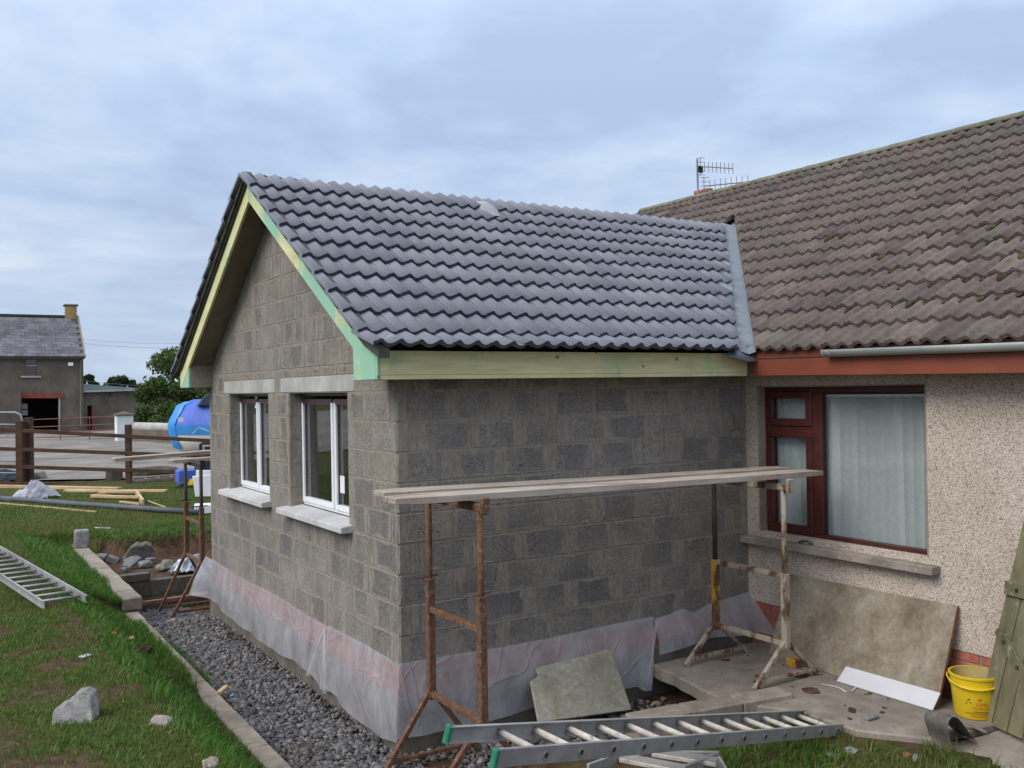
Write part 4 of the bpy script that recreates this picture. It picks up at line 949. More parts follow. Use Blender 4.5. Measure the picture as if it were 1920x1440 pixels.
p, q = px(258, 1137, 2, -.16), px(395, 1115, 2, -.16); MB().bar(p+V((0, 0, .03)), q+V((.3, -.05, .03)), .07, .05).build('timber_batten', MT['red_wood'], None, bevel=.004); tag(bpy.data.objects['timber_batten'], 'reddish timber batten lying across the far end of the gravel path', 'batten')

# gravel: thousands of small stones, one piece of stuff
def stones(name, pts, size, mat, mask=None):
    t = (1+5**.5)/2; ico = np.array([(-1,t,0),(1,t,0),(-1,-t,0),(1,-t,0),(0,-1,t),(0,1,t),(0,-1,-t),(0,1,-t),(t,0,-1),(t,0,1),(-t,0,-1),(-t,0,1)], float)/1.9
    fc = np.array([(0,11,5),(0,5,1),(0,1,7),(0,7,10),(0,10,11),(1,5,9),(5,11,4),(11,10,2),(10,7,6),(7,1,8),(3,9,4),(3,4,2),(3,2,6),(3,6,8),(3,8,9),(4,9,5),(2,4,11),(6,2,10),(8,6,7),(9,8,1)])
    n = len(pts); v = ico[None]*(1+.28*rng.standard_normal((n, 12, 1)))*np.array([1, .8, .6])*np.exp(.35*rng.standard_normal((n, 1, 1)))
    v = v*size; a = rng.random(n)*6.28; b = rng.normal(0, .5, n); ca, sa, cb_, sb_ = np.cos(a), np.sin(a), np.cos(b), np.sin(b)
    x, y, z = v[..., 0], v[..., 1], v[..., 2]; x2 = x*cb_[:, None]+z*sb_[:, None]; z2 = -x*sb_[:, None]+z*cb_[:, None]
    V_ = np.stack([x2*ca[:, None]-y*sa[:, None], x2*sa[:, None]+y*ca[:, None], z2], -1)+pts[:, None, :]
    ff = (fc[None]+12*np.arange(n)[:, None, None]).ravel(); return tag(obj(name, np_mesh(V_.reshape(-1, 3), ff, 3), MT[mat]), kind='stuff')
n = 17000; gx = rng.uniform(-.84, .02, n); gy = rng.uniform(-1.0, 7.2, n)
sparse = (fbm(gx*1.6+4, gy*1.3, 3) > .60) & (gx > -.5); keep = ~(sparse & (rng.random(n) < .6)) & ~((gx > -.15) & (rng.random(n) < .55)); gx, gy = gx[keep], gy[keep]
n2_ = 4200; hx = rng.uniform(-.84, 2.2, n2_); hy = rng.uniform(-1.35, -.05, n2_); k2 = (hy > -.95-.25*np.clip(hx-1.0, 0, 1)) & (fbm(hx*2.2, hy*2.2+3) < .66) & ((hx < 1.35) | (rng.random(n2_) < .35)); gx = np.concatenate([gx, hx[k2]]); gy = np.concatenate([gy, hy[k2]])
gz = H(gx, gy)+rng.uniform(.0, .022, len(gx)); tag(stones('gravel', np.stack([gx, gy, gz], 1), .019, 'gravel'), 'grey angular gravel filling the path beside the extension', 'gravel')
# larger loose stones by the front corner
for i in range(46):
    if i < 26: qx, qy = random.uniform(1090, 1300), random.uniform(1302, 1345)
    else: qx, qy = random.uniform(880, 1190), random.uniform(1385, 1425)
    c = px(qx, qy, 2, .02); 
    if c.y > -.12: c.y = -.15
    c.z = fixz(c.x, c.y)+.015; s = random.uniform(.03, .062); tag(obj('loose_stone', rock(c, s, s*.8, s*.62, mat='kerb' if i % 3 else 'rubble')), 'loose pale stone lying in the dug soil in front of the extension', 'stone', 'loose stones in front of the extension')
# concrete apron beside the bungalow
ap = [(2.32, -.06), (2.30, -.36), (2.19, -.99), (2.28, -1.3), (2.44, -1.6), (2.47, -2.05), (2.74, -2.42), (3.1, -2.47), (3.575, -2.52), (3.575, -.06)]
def slab(name, pts, z, th, mat):
    b = MB(); pp = []
    for i, p in enumerate(pts):
        q = pts[(i+1) % len(pts)]; k = max(1, int(math.hypot(p[0]-q[0], p[1]-q[1])/.12))
        for j in range(k): t = j/k; pp.append((p[0]+(q[0]-p[0])*t+random.uniform(-.012, .012), p[1]+(q[1]-p[1])*t+random.uniform(-.012, .012), z-th))
    b.prism(pp, (0, 0, th)); return tag(b.build(name, MT[mat], None, bevel=.012), kind='structure')
slab('concrete_path', ap, .25, .11, 'concrete')
slab('lower_path', [(2.85, -2.49), (3.57, -2.54), (3.57, -5.2), (2.2, -5.2), (2.05, -3.7), (2.5, -2.75)], .215, .12, 'concrete')
KB = thing('front_block_kerb', 'pair of dusty concrete blocks set end to end in front of the slab', 'kerb', (2, -1.35, .1))
k0, k1 = px(1488, 1300, 2, .29), px(1215, 1352, 2, .27); kd = (k1-k0).normalized(); kd.z = 0; kd.normalize(); kn = V((-kd.y, kd.x, 0)); kn = kn if kn.y > 0 else -kn; c = k0.copy(); c.z = 0
for i in range(3):
    a = c+kd*(.452*i); b_ = c+kd*(.452*i+.447); zt = .288-.003*i; m_ = MB(); m_.prism([V((q.x, q.y, -.02)) for q in (a, b_, b_+kn*.20, a+kn*.20)], (0, 0, zt+.02)); m_.build('block', MT['kerb'], KB, bevel=.012, jit=.004)
# spoil and puddled dirt on the slab: small clods
for i in range(70):
    qx, qy = random.uniform(1350, 1740), random.uniform(1225, 1370); c = px(qx, qy, 2, .25)
    if not (2.35 < c.x < 3.4 and -2.2 < c.y < -.3): continue
    s = random.choice([.006, .008, .012, .02]); tag(obj('dirt_clod', rock(c+V((0, 0, s*.2)), s*1.3, s, s*.6, mat='soil')), 'small crumb of dark soil dropped on the concrete beside the bungalow', 'dirt', 'soil crumbs on the concrete')
for (qx, qy, s) in ((1520, 1296, .075), (1505, 1268, .08), (1600, 1333, .05), (1360, 1238, .04)):
    c = px(qx, qy, 2, .25); tag(obj('soil_heap', rock(c, s*1.3, s, s*.22, mat='soil', sub=2)), 'flat clump of dark wet soil on the concrete slab', 'dirt', 'soil clumps on the slab')
# ---- trestles
def trestle(name, label, cx, yr, yf, zr, zf, top, mats, split, group, mid, dx=.36, pins=True, rear=None):
    t = thing(name, label, 'trestle', (cx, (yr+yf)/2, min(zr, zf)), group); m0, m1 = mats
    MB().box((cx-.025, yf-.06, top-.05), (cx+.025, yr+.03, top)).build('head_rail', m0, t, bevel=.004)
    MB().box((cx-.03, yf-.085, top-.065), (cx+.03, yf-.055, top+.045)).build('end_stop', m0, t, bevel=.006)
    for (yy, z0) in ((yr, zr), (yf, zf)):
        p0, p1 = (rear if (rear and yy == yr) else (m0, m1)); MB().tube([(cx, yy, top-.05), (cx, yy, mid-.05)], .0215, 10).build('inner_post', p0, t, smooth=True)
        MB().box((cx-.028, yy-.028, split-.04), (cx+.028, yy+.028, mid+(.22 if pins else .02))).build('outer_post', p1, t, bevel=.006)
        if pins: MB().tube([(cx-.12, yy, mid+.23), (cx+.07, yy, mid+.235)], .007, 6).build('pin', m0, t)
        for s in (-1, 1): MB().bar((cx+s*.01, yy, split+.02), (cx+s*dx, yy, z0+.01), .036, .036).build('leg', m1, t, bevel=.004)
        MB().bar((cx-dx*.86, yy, z0+.055), (cx+dx*.86, yy, z0+.055), .03, .03).build('foot_bar', m1, t, bevel=.004)
    for zz in (mid, split): MB().bar((cx, yr-.02, zz), (cx, yf+.02, zz), .04, .04).build('rail', m1, t, bevel=.004)
    return t
TG = None
trestle('builders_trestle', 'rusty brown builders trestle by the free corner of the block wall', .105, -.29, -1.02, .0, .06, 1.893, (MT['rust'], MT['rust']), .475, None, 1.075)
trestle('builders_trestle', 'builders trestle with yellow and mortar splashed legs in front of the bungalow window', 2.88, -.28, -1.06, .25, .25, 1.835, (MT['rust_cream'], MT['rust_cream']), .555, None, 1.10, pins=False, rear=(MT['iron'], MT['rusty_yellow']))
trestle('builders_trestle', 'dark trestle half hidden behind the far end of the gable', -.03, 6.55, 5.72, -.2, -.1, 1.765, (MT['iron'], MT['rust']), .52, None, 1.0)
# planks: weathered boards with split ends
def plank(name, label, p, q, w_, th, mat='plank', tear=None):
    p, q = V(p), V(q); d = (q-p).normalized(); sx = d.cross(V((0, 0, 1))).normalized(); up = sx.cross(d); n = 24; b = MB()
    for i in range(n+1):
        t = i/n; c = p+(q-p)*t-up*(.006*math.sin(t*3.1)); wj = 1+random.uniform(-.012, .012)
        e = 1.0
        if i == 0: e = .80
        if i < 3: c = c+sx*random.uniform(-.008, .008)+up*random.uniform(-.003, .003)
        for (u, v) in ((-1, -1), (1, -1), (1, 1), (-1, 1)): b.v.append(c+sx*(u*w_/2*wj*(e if i in (0, n) else 1))+up*(v*th/2*(.82 if i in (0, n) else 1)))
    for i in range(n):
        for k in range(4): b.f.append((i*4+k, i*4+(k+1) % 4, i*4+4+(k+1) % 4, i*4+4+k))
    b.f += [(3, 2, 1, 0), (n*4, n*4+1, n*4+2, n*4+3)]
    return tag(b.build(name, MT[mat], None, bevel=.003), label, 'plank')
plank('scaffold_plank', 'front scaffold plank with a splintered end on the two trestles', (-.46, -.87, 1.945), (3.38, -.93, 1.89), .232, .045)
plank('scaffold_plank', 'rear scaffold plank nearest the block wall with a chewed rounded end', (-.37, -.50, 1.945), (3.42, -.62, 1.894), .235, .045)
p, q = px(212, 862, 2, 1.80), px(400, 846, 2, 1.84); plank('scaffold_plank', 'long plank sticking out behind the far corner of the gable', p, p+(q-p)*1.7, .21, .05)
p, q = px(312, 864, 2, 1.775), px(400, 857, 2, 1.80); plank('scaffold_plank', 'shorter rough edged plank below the long plank behind the gable', p+V((0, -.12, -.005)), p+(q-p)*2.6+V((0, -.12, 0)), .20, .045)
# ---- boards leaning about
def panel(name, label, cat, quad, th, mat, edge=None, bev=.003):
    q = [V(k) for k in quad]; n_ = (q[1]-q[0]).cross(q[3]-q[0]).normalized(); n_ = n_ if n_.dot(CAM-q[0]) > 0 else -n_
    root = thing(name, label, cat, (q[0]+q[1])/2); b = MB(); b.prism([k-n_*th for k in q], n_*th); b.build('panel', MT[mat], root, bevel=bev)
    if edge: MB().bar(q[1]-n_*th*.5, q[2]-n_*th*.5, th*1.02, .004, (q[0]-q[1])).build('edge', MT[edge], root)
    return root
BL, BR, TR, TL = px(1440, 1227, 2, .255), px(1757, 1328, 2, .255), px(1795, 1136, 0, L-.035), px(1480, 1076, 0, L-.035)
panel('shutter_board', 'large cement stained plywood board leaning on the bungalow wall under its window', 'board', [BL, BR, TR, TL], .022, 'ply', 'ply_edge')
BL, BR = px(1568, 1277, 2, .256), px(1748, 1332, 2, .256); TL, TR = px(1586, 1249, 0, BL.x+.06), px(1763, 1299, 0, BR.x+.06)
panel('pale_offcut_board', 'narrow pale grey offcut leaning on the foot of the large stained board', 'board', [BL, BR, TR, TL], .012, 'white_board')
BL, BR = px(1010, 1354, 1, -.36), px(1185, 1330, 1, -.36); TL, TR = px(992, 1262, 1, -.075), px(1146, 1216, 1, -.075)
mb = thing('mortar_board', 'square mortar crusted board with a notched corner leaning on the polythene', 'board', (BL+BR)/2)
q = [BL, BR, TR, TL]; n_ = (q[1]-q[0]).cross(q[3]-q[0]).normalized(); n_ = n_ if n_.dot(CAM-q[0]) > 0 else -n_
nt_ = TL+(BL-TL)*.0; e_x = (TR-TL); e_y = (BL-TL)
poly = [BL, BR, TR, TL+e_x*.09+e_y*-.06, TL+e_x*.10+e_y*.10, TL+e_y*.16-e_x*.0]
b = MB(); b.prism([k-n_*.025 for k in poly], n_*.025); b.build('panel', MT['ply2'], mb, bevel=.004, jit=.003)
# ---- ladders
def ladder(name, label, P0, a, w_, wd, n, s, r_rung, stile, mats, feet, ext0, ext1):
    P0, a, w_ = V(P0), V(a).normalized(), V(w_).normalized(); up = a.cross(w_).normalized(); up = up if up.z > 0 else -up
    t = thing(name, label, 'ladder', P0)
    for k, o_ in enumerate((V((0, 0, 0)), w_*wd)):
        sgn = -1 if k == 0 else 1; p, q = P0+o_-a*ext0, P0+o_+a*(s*(n-1)+ext1)
        # channel stile
        m_ = MB(); m_.bar(p, q, .004, stile, up)
        for v in (-1, 1): m_.bar(p+up*(v*(stile/2-.002))-w_*sgn*.010, q+up*(v*(stile/2-.002))-w_*sgn*.010, .022, .004, up)
        so = m_.build('stile', mats[0], t)
        if feet: MB().bar(p-a*.006+up*0, p+a*.020, .034, stile+.012, up).build('rubber_foot', mats[2], so, bevel=.005)
        if k == 0:
            for i in range(n):
                c = P0+a*(s*i)-w_*.004; m2 = MB(); m2.tube([c-w_*.003, c+w_*.001], r_rung*1.25, 14); m2.build('rung_end', mats[0], so)
                MB().tube([c-w_*.0045, c-w_*.0025], r_rung*.82, 12).build('rung_socket', MT['iron'], so)
    for i in range(n):
        c = P0+a*(s*i); MB().tube([c, c+w_*wd], r_rung, 12).build('rung', mats[1], t, smooth=True)
    return t
def sc(P, k=1.04): return CAM+(V(P)-CAM)*k
ladder('aluminium_ladder', 'aluminium ladder with green rubber feet lying across the dug ground', sc((-.629, -2.845, 1.021)), (.941, .246, -.232), (-.228, .968, .104), .2947*1.04, 13, .26, .0165, .078, (MT['alu'], MT['rung'], MT['green_rubber']), True, .345, .10)
ladder('aluminium_ladder', 'bare aluminium ladder lying flat on the grass bank', (-1.967, 4.421, .54), (-.189, .981, .048), (-.978, -.193, .02), -.397, 14, .25, .016, .075, (MT['alu'], MT['alu'], None), False, .16, .3)
# folded stepladder lying under the front ladder
SL_ = thing('stepladder', 'folded aluminium stepladder with ribbed treads lying under the long ladder', 'stepladder', px(1200, 1440, 2, .40))
A_, B_ = px(1102, 1442, 2, .40), px(1168, 1418, 2, .36); MB().bar(A_, B_, .02, .06).build('stile', MT['alu'], SL_, bevel=.003)
A2, B2 = px(1282, 1447, 2, .38), px(1342, 1422, 2, .34); MB().bar(A2, B2, .02, .07).build('stile', MT['alu'], SL_, bevel=.003)
for k, (u0, u1) in enumerate((((1165, 1421), (1290, 1445)), ((1225, 1411), (1345, 1430)))):
    p, q = px(*u0, 2, .37), px(*u1, 2, .365); d = q-p; nn = V((-d.y, d.x, 0)).normalized(); nn = nn if nn.y > 0 else -nn; tr = MB().bar(p, q, .085, .025).build('tread', MT['rung'], SL_, bevel=.003)
    for j in range(7): o_ = nn*(-.036+.012*j); MB().bar(p+o_+V((0, 0, .015)), q+o_+V((0, 0, .015)), .005, .006).build('rib', MT['alu'], tr)
MB().bar(px(1270, 1413, 2, .33), px(1348, 1414, 2, .33), .03, .03).build('brace', MT['alu'], SL_); MB().bar(B2, B2+V((.03, -.06, -.10)), .025, .06).build('foot', MT['rung'], SL_, bevel=.004)
# ---- yellow bucket
bc = px(1812, 1338, 2, .25); bc = V((3.30, bc.y+.02, .25)); R0, R1, BH = .136, .165, .30
tmp = px(1836, 1344, 2, .255); bc = V((tmp.x+.03, tmp.y+.05, .252))
BK = thing('bucket', 'yellow plastic bucket with orange lettering beside the board gate', 'bucket', bc)
m_ = MB(); m_.lathe(bc, [(0.0, .004), (R0-.004, .002), (R0, .008), (R0+.020, BH*.74), (R0+.030, BH*.745), (R0+.031, BH*.765), (R0+.022, BH*.775), (R1-.004, BH*.945), (R1+.006, BH*.95), (R1+.007, BH), (R1-.002, BH+.003), (R1-.008, BH)], 40); auto_smooth(m_.build('body', MT['yellow'], BK), 50)
m_ = MB(); m_.lathe(bc, [(R1-.0085, BH-.001), (R0+.012, BH*.5), (R0-.006, .02), (0, .018)], 40); m_.build('inside', MT['bucket_in'], BK, smooth=True)
arc = []
vw = math.atan2(CAM.y-bc.y, CAM.x-bc.x)
for i in range(15): t = vw-1.62+3.24*i/14; arc.append(bc+V((math.cos(t)*(R1+.014), math.sin(t)*(R1+.014), BH*.93-.055*math.sin(math.pi*i/14))))
MB().tube(arc, .006, 6).build('handle', MT['yellow'], BK, smooth=True)
def letter(txt, size, th0, zc_, mat):
    cu = bpy.data.curves.new('txt', 'FONT'); cu.body = txt; cu.size = size; cu.align_x = 'CENTER'; cu.extrude = .0; tmp_ = bpy.data.objects.new('tmp', cu); COL.objects.link(tmp_)
    bpy.context.view_layer.update(); me = bpy.data.meshes.new_from_object(tmp_.evaluated_get(bpy.context.evaluated_depsgraph_get())); bpy.data.objects.remove(tmp_)
    bm = bmesh.new(); bm.from_mesh(me); bmesh.ops.triangulate(bm, faces=bm.faces[:]); bmesh.ops.subdivide_edges(bm, edges=[e_ for e_ in bm.edges if e_.calc_length() > .02], cuts=2)
    for v in bm.verts:
        z = zc_+v.co.y; rr = R0+.020*(z/(BH*.74))+.0012; t = th0+v.co.x/rr; v.co = bc+V((math.cos(t)*rr, math.sin(t)*rr, z))
    me2 = bpy.data.meshes.new('mesh'); bm.to_mesh(me2); bm.free(); me2.materials.append(MT[mat]); return obj('lettering', me2, None, BK)
th0 = vw+.10
letter('SUPER', .032, th0+.22, .105, 'orange_ink'); letter('TOPFLO', .030, th0+.17, .076, 'orange_ink')
def patch(t0, t1, z0, z1, mat, name):
    b = MB(); n = 10
    for zz in (z0, z1):
        for i in range(n+1): t = t0+(t1-t0)*i/n; rr = R0+.020*(zz/(BH*.74))+.0011; b.v.append(bc+V((math.cos(t)*rr, math.sin(t)*rr, zz)))
    b.f = [(i, i+1, n+2+i, n+1+i) for i in range(n)]; b.build(name, MT[mat], BK)
patch(th0-.55, th0+.75, .046, .050, 'dark_ink', 'printed_line'); patch(th0+.02, th0+.22, .143, .150, 'orange_ink', 'printed_mark'); patch(th0+.06, th0+.17, .150, .158, 'orange_ink', 'printed_mark'); patch(th0+.10, th0+.135, .130, .143, 'orange_ink', 'printed_mark')
for i_ in range(14): patch(th0-.30+.07*i_, th0-.25+.07*i_, .026, .036, 'orange_ink', 'printed_mark')
for i_ in range(9): patch(th0-.16+.08*i_, th0-.10+.08*i_, .058, .064, 'dark_ink', 'printed_mark')
for (a_, z_) in ((-.42, .135), (-.5, .112), (-.32, .118), (-.36, .142)): patch(th0+a_, th0+a_+.06, z_, z_+.010, 'dark_ink', 'printed_mark')
# ---- board gate leaning on the wall at the right
GT = thing('board_gate', 'old lichened board gate with iron studs leaning beside the yellow bucket', 'gate', px(1880, 1360, 2, .24))
gb0, gb1 = px(1832, 1345, 2, .24), px(1930, 1396, 2, .235); gd_ = (gb1-gb0); gd_.z = 0; gd_.normalize(); gup = (px(1916, 985, 0, 3.44)-px(1832, 1345, 2, .24)); GH = 1.48; gu = gup.normalized(); gn = gd_.cross(gu).normalized(); gn = gn if gn.dot(CAM-gb0) > 0 else -gn
shear = (px(1916, 985, 0, 3.44)-gb0).dot(gd_)/GH
def gp(a, h): return gb0+gd_*(a)+gu*h
for i in range(7):
    a0 = .148*i; hh = GH+.03*math.sin(i*1.7)+random.uniform(-.02, .02); lo_ = random.uniform(-.012, .012)
    skew = .30*1.0 if i == 0 else 0
    p4 = [gp(a0+.003, lo_), gp(a0+.145, lo_+random.uniform(-.01, .01)), gp(a0+.145, hh), gp(a0+.003+0, hh)]
    b = MB(); b.prism([k-gn*.024 for k in p4], gn*.024); b.build('board', MT['old_gate'], GT, bevel=.003, jit=.0015)
for (h0, h1_, a0, a1) in ((.98, 1.02, .0, 1.0), (.68, .06, .02, .80)):
    p, q = gp(a0, h0)+gn*.012, gp(a1, h1_)+gn*.012; b = MB().bar(p, q, .095 if h0 > .9 else .085, .024, gn); lg = b.build('ledge', MT['old_gate'], GT, bevel=.004)
    for t in (.12, .34, .6, .85): c = p+(q-p)*t+gn*.012; MB().tube([c, c+gn*.008], .014, 10).build('stud', MT['iron'], lg)
# ---- curled felt offcut, slips, rope, small litter
cf = MB(); n = 16
c0, ax_ = px(1765, 1402, 2, .225), V((-.55, .83, 0)).normalized()
a_near, a_far = px(1788, 1414, 2, .225), px(1866, 1390, 2, .225); fb = px(1745, 1335, 2, .25); dirn = (a_far-a_near)
prof = [(0, .0), (.04, .005), (.02, .07), (-.03, .15), (-.01, .215), (.06, .235), (.14, .20), (.24, .10), (.34, .015), (.38, .012)]
dl = dirn.normalized(); bk_ = V((.35, .94, 0)).normalized()
for k in range(2):
    for (u, w_) in prof: cf.v.append(a_near+dl*(u*(.82 if k == 0 else .8)-.01)+V((0, 0, w_*(1 if k == 0 else .85)))+bk_*(.02+.26*k*(1-.2*u)))
m_n = len(prof); cf.f = [(i, i+1, m_n+i+1, m_n+i) for i in range(m_n-1)]; o = cf.build('curled_felt', MT['felt'], None, smooth=True); md = o.modifiers.new('t', 'SOLIDIFY'); md.thickness = .006; md = o.modifiers.new('s', 'SUBSURF'); md.levels = 2; md.render_levels = 2
tag(o, 'curled sheet of dark roofing felt on the path in front of the yellow bucket', 'felt')
p, q = px(1800, 1352, 2, .31), px(1838, 1372, 2, .235); MB().bar(p, q+V((.03, -.02, 0)), .035, .012).build('wood_slip', MT['kerb'], None); tag(bpy.data.objects['wood_slip'], 'thin grey slip of wood propped on the curled felt', 'batten')
rp_ = [px(1540, 1283, 2, .258), px(1565, 1287, 2, .258), px(1578, 1292, 2, .258), px(1585, 1297, 2, .258), px(1597, 1297, 2, .258), px(1605, 1289, 2, .258), px(1602, 1284, 2, .258)]
MB().tube(rp_, .006, 6).build('rope_end', MT['rope'], None, smooth=True); tag(bpy.data.objects['rope_end'], 'short pale rope end curled on the concrete by the pale offcut', 'rope')
c = px(1634, 1349, 2, .25); b = MB(); b.box(c-V((.05, .02, 0)), c+V((.06, .025, .022))); tag(b.build('slate_chip', MT['rubble'], None, bevel=.006, jit=.006), 'flat grey slate chip lying alone on the concrete', 'stone')
c = px(1490, 1250, 2, .25); b = MB(); b.box(c-V((.05, .05, 0)), c+V((.05, .05, .07))); tag(b.build('yellow_block', MT['rusty_yellow'], None, bevel=.006), 'small dull yellow wooden block under the trestle leg', 'block')
p = px(1510, 1010, 0, L-.05); t_ = []
for i in range(8): k = i/7; t_.append(V((L-.06, p.y+.06-.14*k, 1.255+.018*math.sin(k*3))))
MB().tube(t_, .012, 8).build('pipe_offcut', MT['pipe'], None, smooth=True); tag(bpy.data.objects['pipe_offcut'], 'bent grey pipe offcut lying on the bungalow window sill', 'pipe')
c = px(1698, 1400, 2, .16); m_ = MB(); m_.lathe((c.x, c.y, c.z), [(0, 0), (.03, .0), (.034, .05), (.03, .055), (0, .055)], 14); tag(m_.build('bottle_cap', MT['green_plastic'], None), 'small green plastic cap in the grass at the edge of the path', 'cap')
for (qx, qy, s) in ((1560, 1405, .05), (1595, 1402, .06), (1700, 1415, .04), (1720, 1420, .05), (1805, 1412, .035)):
    c = px(qx, qy, 2, .22); c.z = fixz(c.x, c.y)+.01; tag(obj('foreground_stone', rock(c, s, s*.8, s*.6, mat='stone_lump' if s > .045 else 'brick_red')), 'stone half sunk in the grass before the concrete path', 'stone', 'stones in the grass before the path')
# broken concrete lump, stones on the lawn
def on_lawn(qx, qy):
    z = .6
    for _ in range(12): p = px(qx, qy, 2, z); z = .5*z+.5*fixz(p.x, p.y)
    return px(qx, qy, 2, z)
c = on_lawn(133, 1358); cl = [(-.155, 0), (-.165, .075), (-.145, .105), (-.10, .115), (-.075, .15), (-.035, .155), (-.015, .195), (.06, .205), (.115, .19), (.165, .02), (.15, -.03), (-.13, -.03)]
b = MB(); b.prism([c+CR*(u*.72)+V((0, 0, w_*.75))+V((.05, .09, 0))*(w_/.27) for u, w_ in cl], V((.06, .09, .01))); tag(b.build('concrete_lump', MT['stone_lump'], None, bevel=.012, jit=.009, seg=2), 'broken grey concrete lump in the grass bank', 'concrete lump')
for (qx, qy, s, mm, lb) in ((302, 1358, .075, 'brick_grey', 'rounded tan stone half buried in the bank near the kerb'), (209, 1192, .055, 'terracotta', 'small orange stone on the grass bank'), (245, 1200, .06, 'fresh_wood', 'pale clump of straw coloured stone on the bank'), (160, 1232, .05, 'foam', 'white scrap of litter on the grass'), (395, 1438, .07, 'brick_grey', 'brown stone poking from the tall grass at the foot of the bank')):
    c = on_lawn(qx, qy); tag(obj('bank_stone' if mm != 'foam' else 'litter_scrap', rock(c+V((0, 0, .01)), s*1.2, s*.8, s*(.5 if mm != 'foam' else .12), mat=mm, sub=2)), lb, 'stone' if mm != 'foam' else 'litter')
for (qx, qy, s) in ((255, 1218, .16), (240, 1175, .10), (178, 1178, .12), (310, 1272, .13)):
    c = on_lawn(qx, qy); tag(obj('bare_turf', rock(c-V((0, 0, .01)), s*1.2, s*.8, s*.30, mat='soil', sub=2)), 'brown upturned sod on the grass bank', 'sod', 'upturned sods on the bank')
p = px(436, 1308, 2, .03); MB().bar(px(410, 1300, 2, .06), px(424, 1288, 2, .06), .045, .03).build('wood_offcut', MT['fresh_wood'], None, bevel=.003); tag(bpy.data.objects['wood_offcut'], 'short yellow wood offcut on the gravel by the kerb', 'batten')
c = px(437, 1303, 2, .03); tag(obj('blue_scrap', rock(c, .03, .03, .015, mat='aquablue')), 'tiny blue plastic scrap on the gravel', 'litter')
# ================================================================== behind: fence, yard, barn, boat, trees
ZY = .60
yd = MB(); yd.v = [V((-60, 57.5, ZY+.04)), V((-1.0, 18.9, ZY+.055)), V((9, 12.4, ZY+.055)), V((16, 40, ZY+.012)), V((6, 62, ZY+.012)), V((-60, 110, ZY+.012))]; yd.f = [tuple(range(6))]
tag(yd.build('yard', MT['yard']), kind='structure')
A = px(40, 908, 2, .62); B = px(242, 905, 2, .62); fd = (B-A); fd.z = 0; SP = fd.length; fd.normalize(); fn = V((-fd.y, fd.x, 0))
def fpx(x, y): return pxp(x, y, A, fn)
FEN = thing('post_and_rail_fence', 'dark brown post and rail timber fence between the lawn and the yard', 'fence', (A+B)/2)
def rail_pts(y0, y1): return fpx(-80, y0+(y0-y1)*80/390), fpx(396, y1)
for (y0, y1, hh) in ((802, 824, .085), (838, 853, .085), (871, 884, .085), (903, 911, .095)):
    p, q = rail_pts(y0+3, y1+2); q = p+(q-p)*1.6; MB().bar(p-fn*.06, q-fn*.06, .035, hh).build('rail', MT['fence'], FEN, bevel=.006)
for (qx, wpx, top) in ((242, .125, 796), (40, .17, 789)):
    b_ = fpx(qx, 906); t_ = fpx(qx, top); MB().bar(V((b_.x, b_.y, .40)), V((b_.x, b_.y, t_.z)), wpx, wpx, fn).build('post', MT['fence'], FEN, bevel=.012)
for k in (-1, 2, 3): c = A+fd*SP*k; MB().bar(V((c.x, c.y, .4)), V((c.x, c.y, 1.85)), .12, .12, fn).build('post', MT['fence'], FEN, bevel=.012)
c = fpx(49, 906)+fn*.16; MB().bar(V((c.x, c.y, .40)), V((c.x, c.y, fpx(49, 783).z)), .15, .15, fn).build('gate_post', MT['fence'], FEN, bevel=.012)
# tubular field gate hung left of the post
GG = thing('tubular_gate', 'galvanised tubular farm gate hung beside the thick fence post', 'gate', A+fn*.25)
g_ = [fpx(qx, qy)+fn*.25 for qx, qy in ((-160, 775), (18, 774), (27, 778), (31, 790), (31, 850), (31, 905))]; MB().tube(g_, .028, 8).build('frame', MT['galv'], GG, smooth=True)
for yy in (797, 820, 843, 866, 889): MB().tube([fpx(-160, yy-2)+fn*.25, fpx(31, yy)+fn*.25], .018, 6).build('bar', MT['galv'], GG)
# things on the lawn
def lawnp(qx, qy, dz=0): p = on_lawn(qx, qy); p.z += dz; return p
def board(label, a, b_, w_=.10, h=.045, mat='fresh_wood', name='timber_board', dz=.03, group=None):
    p, q = lawnp(*a, dz), lawnp(*b_, dz); return tag(MB().bar(p, q, w_, h).build(name, MT[mat], None, bevel=.004), label, 'timber', group)
board('long pale board lying on the lawn below the fence', (-20, 914), (225, 919), .16, .06)
board('shorter pale board with a pointed tip beside the long board on the lawn', (122, 923), (312, 923), .11, .05)
board('thin offcut beside the broken pale box frame on the lawn', (170, 932), (260, 926), .07, .04)
board('pale plank leading to the end of the box frame', (172, 936), (262, 938), .09, .05, dz=.06)
board('pale plank at the back of the box frame', (185, 930), (258, 929), .08, .04, dz=.08)
board('short end piece of the box frame set across the planks', (256, 929), (268, 947), .05, .12, dz=.05)
board('thin front lath of the box frame near the grey pipe', (225, 944), (262, 948), .05, .04, dz=.03)
board('thin stick lying on the lawn by the box frame', (277, 942), (310, 954), .03, .02, dz=.03)
board('long thin lath beside the grey pipe on the lawn', (-20, 944), (180, 962), .05, .03, dz=.02)
board('white lath offcut above the earth bank', (178, 993), (207, 994), .03, .02, 'foam', dz=.03)
pp = [lawnp(-20, 938, .05), lawnp(60, 943, .05), lawnp(140, 950, .05), lawnp(230, 956, .05), lawnp(300, 961, .05), lawnp(372, 966, .05)]
MB().tube(pp, .052, 10).build('drain_pipe', MT['pipe'], None, smooth=True); tag(bpy.data.objects['drain_pipe'], 'long dark grey drain pipe lying across the lawn', 'pipe')
crumple('plastic_heap', lawnp(66, 936, 0), .42, .2, .32, 'plastic_wrap', 'crumpled pale grey plastic sheet beside the drain pipe', 'plastic sheet', 12, 2)
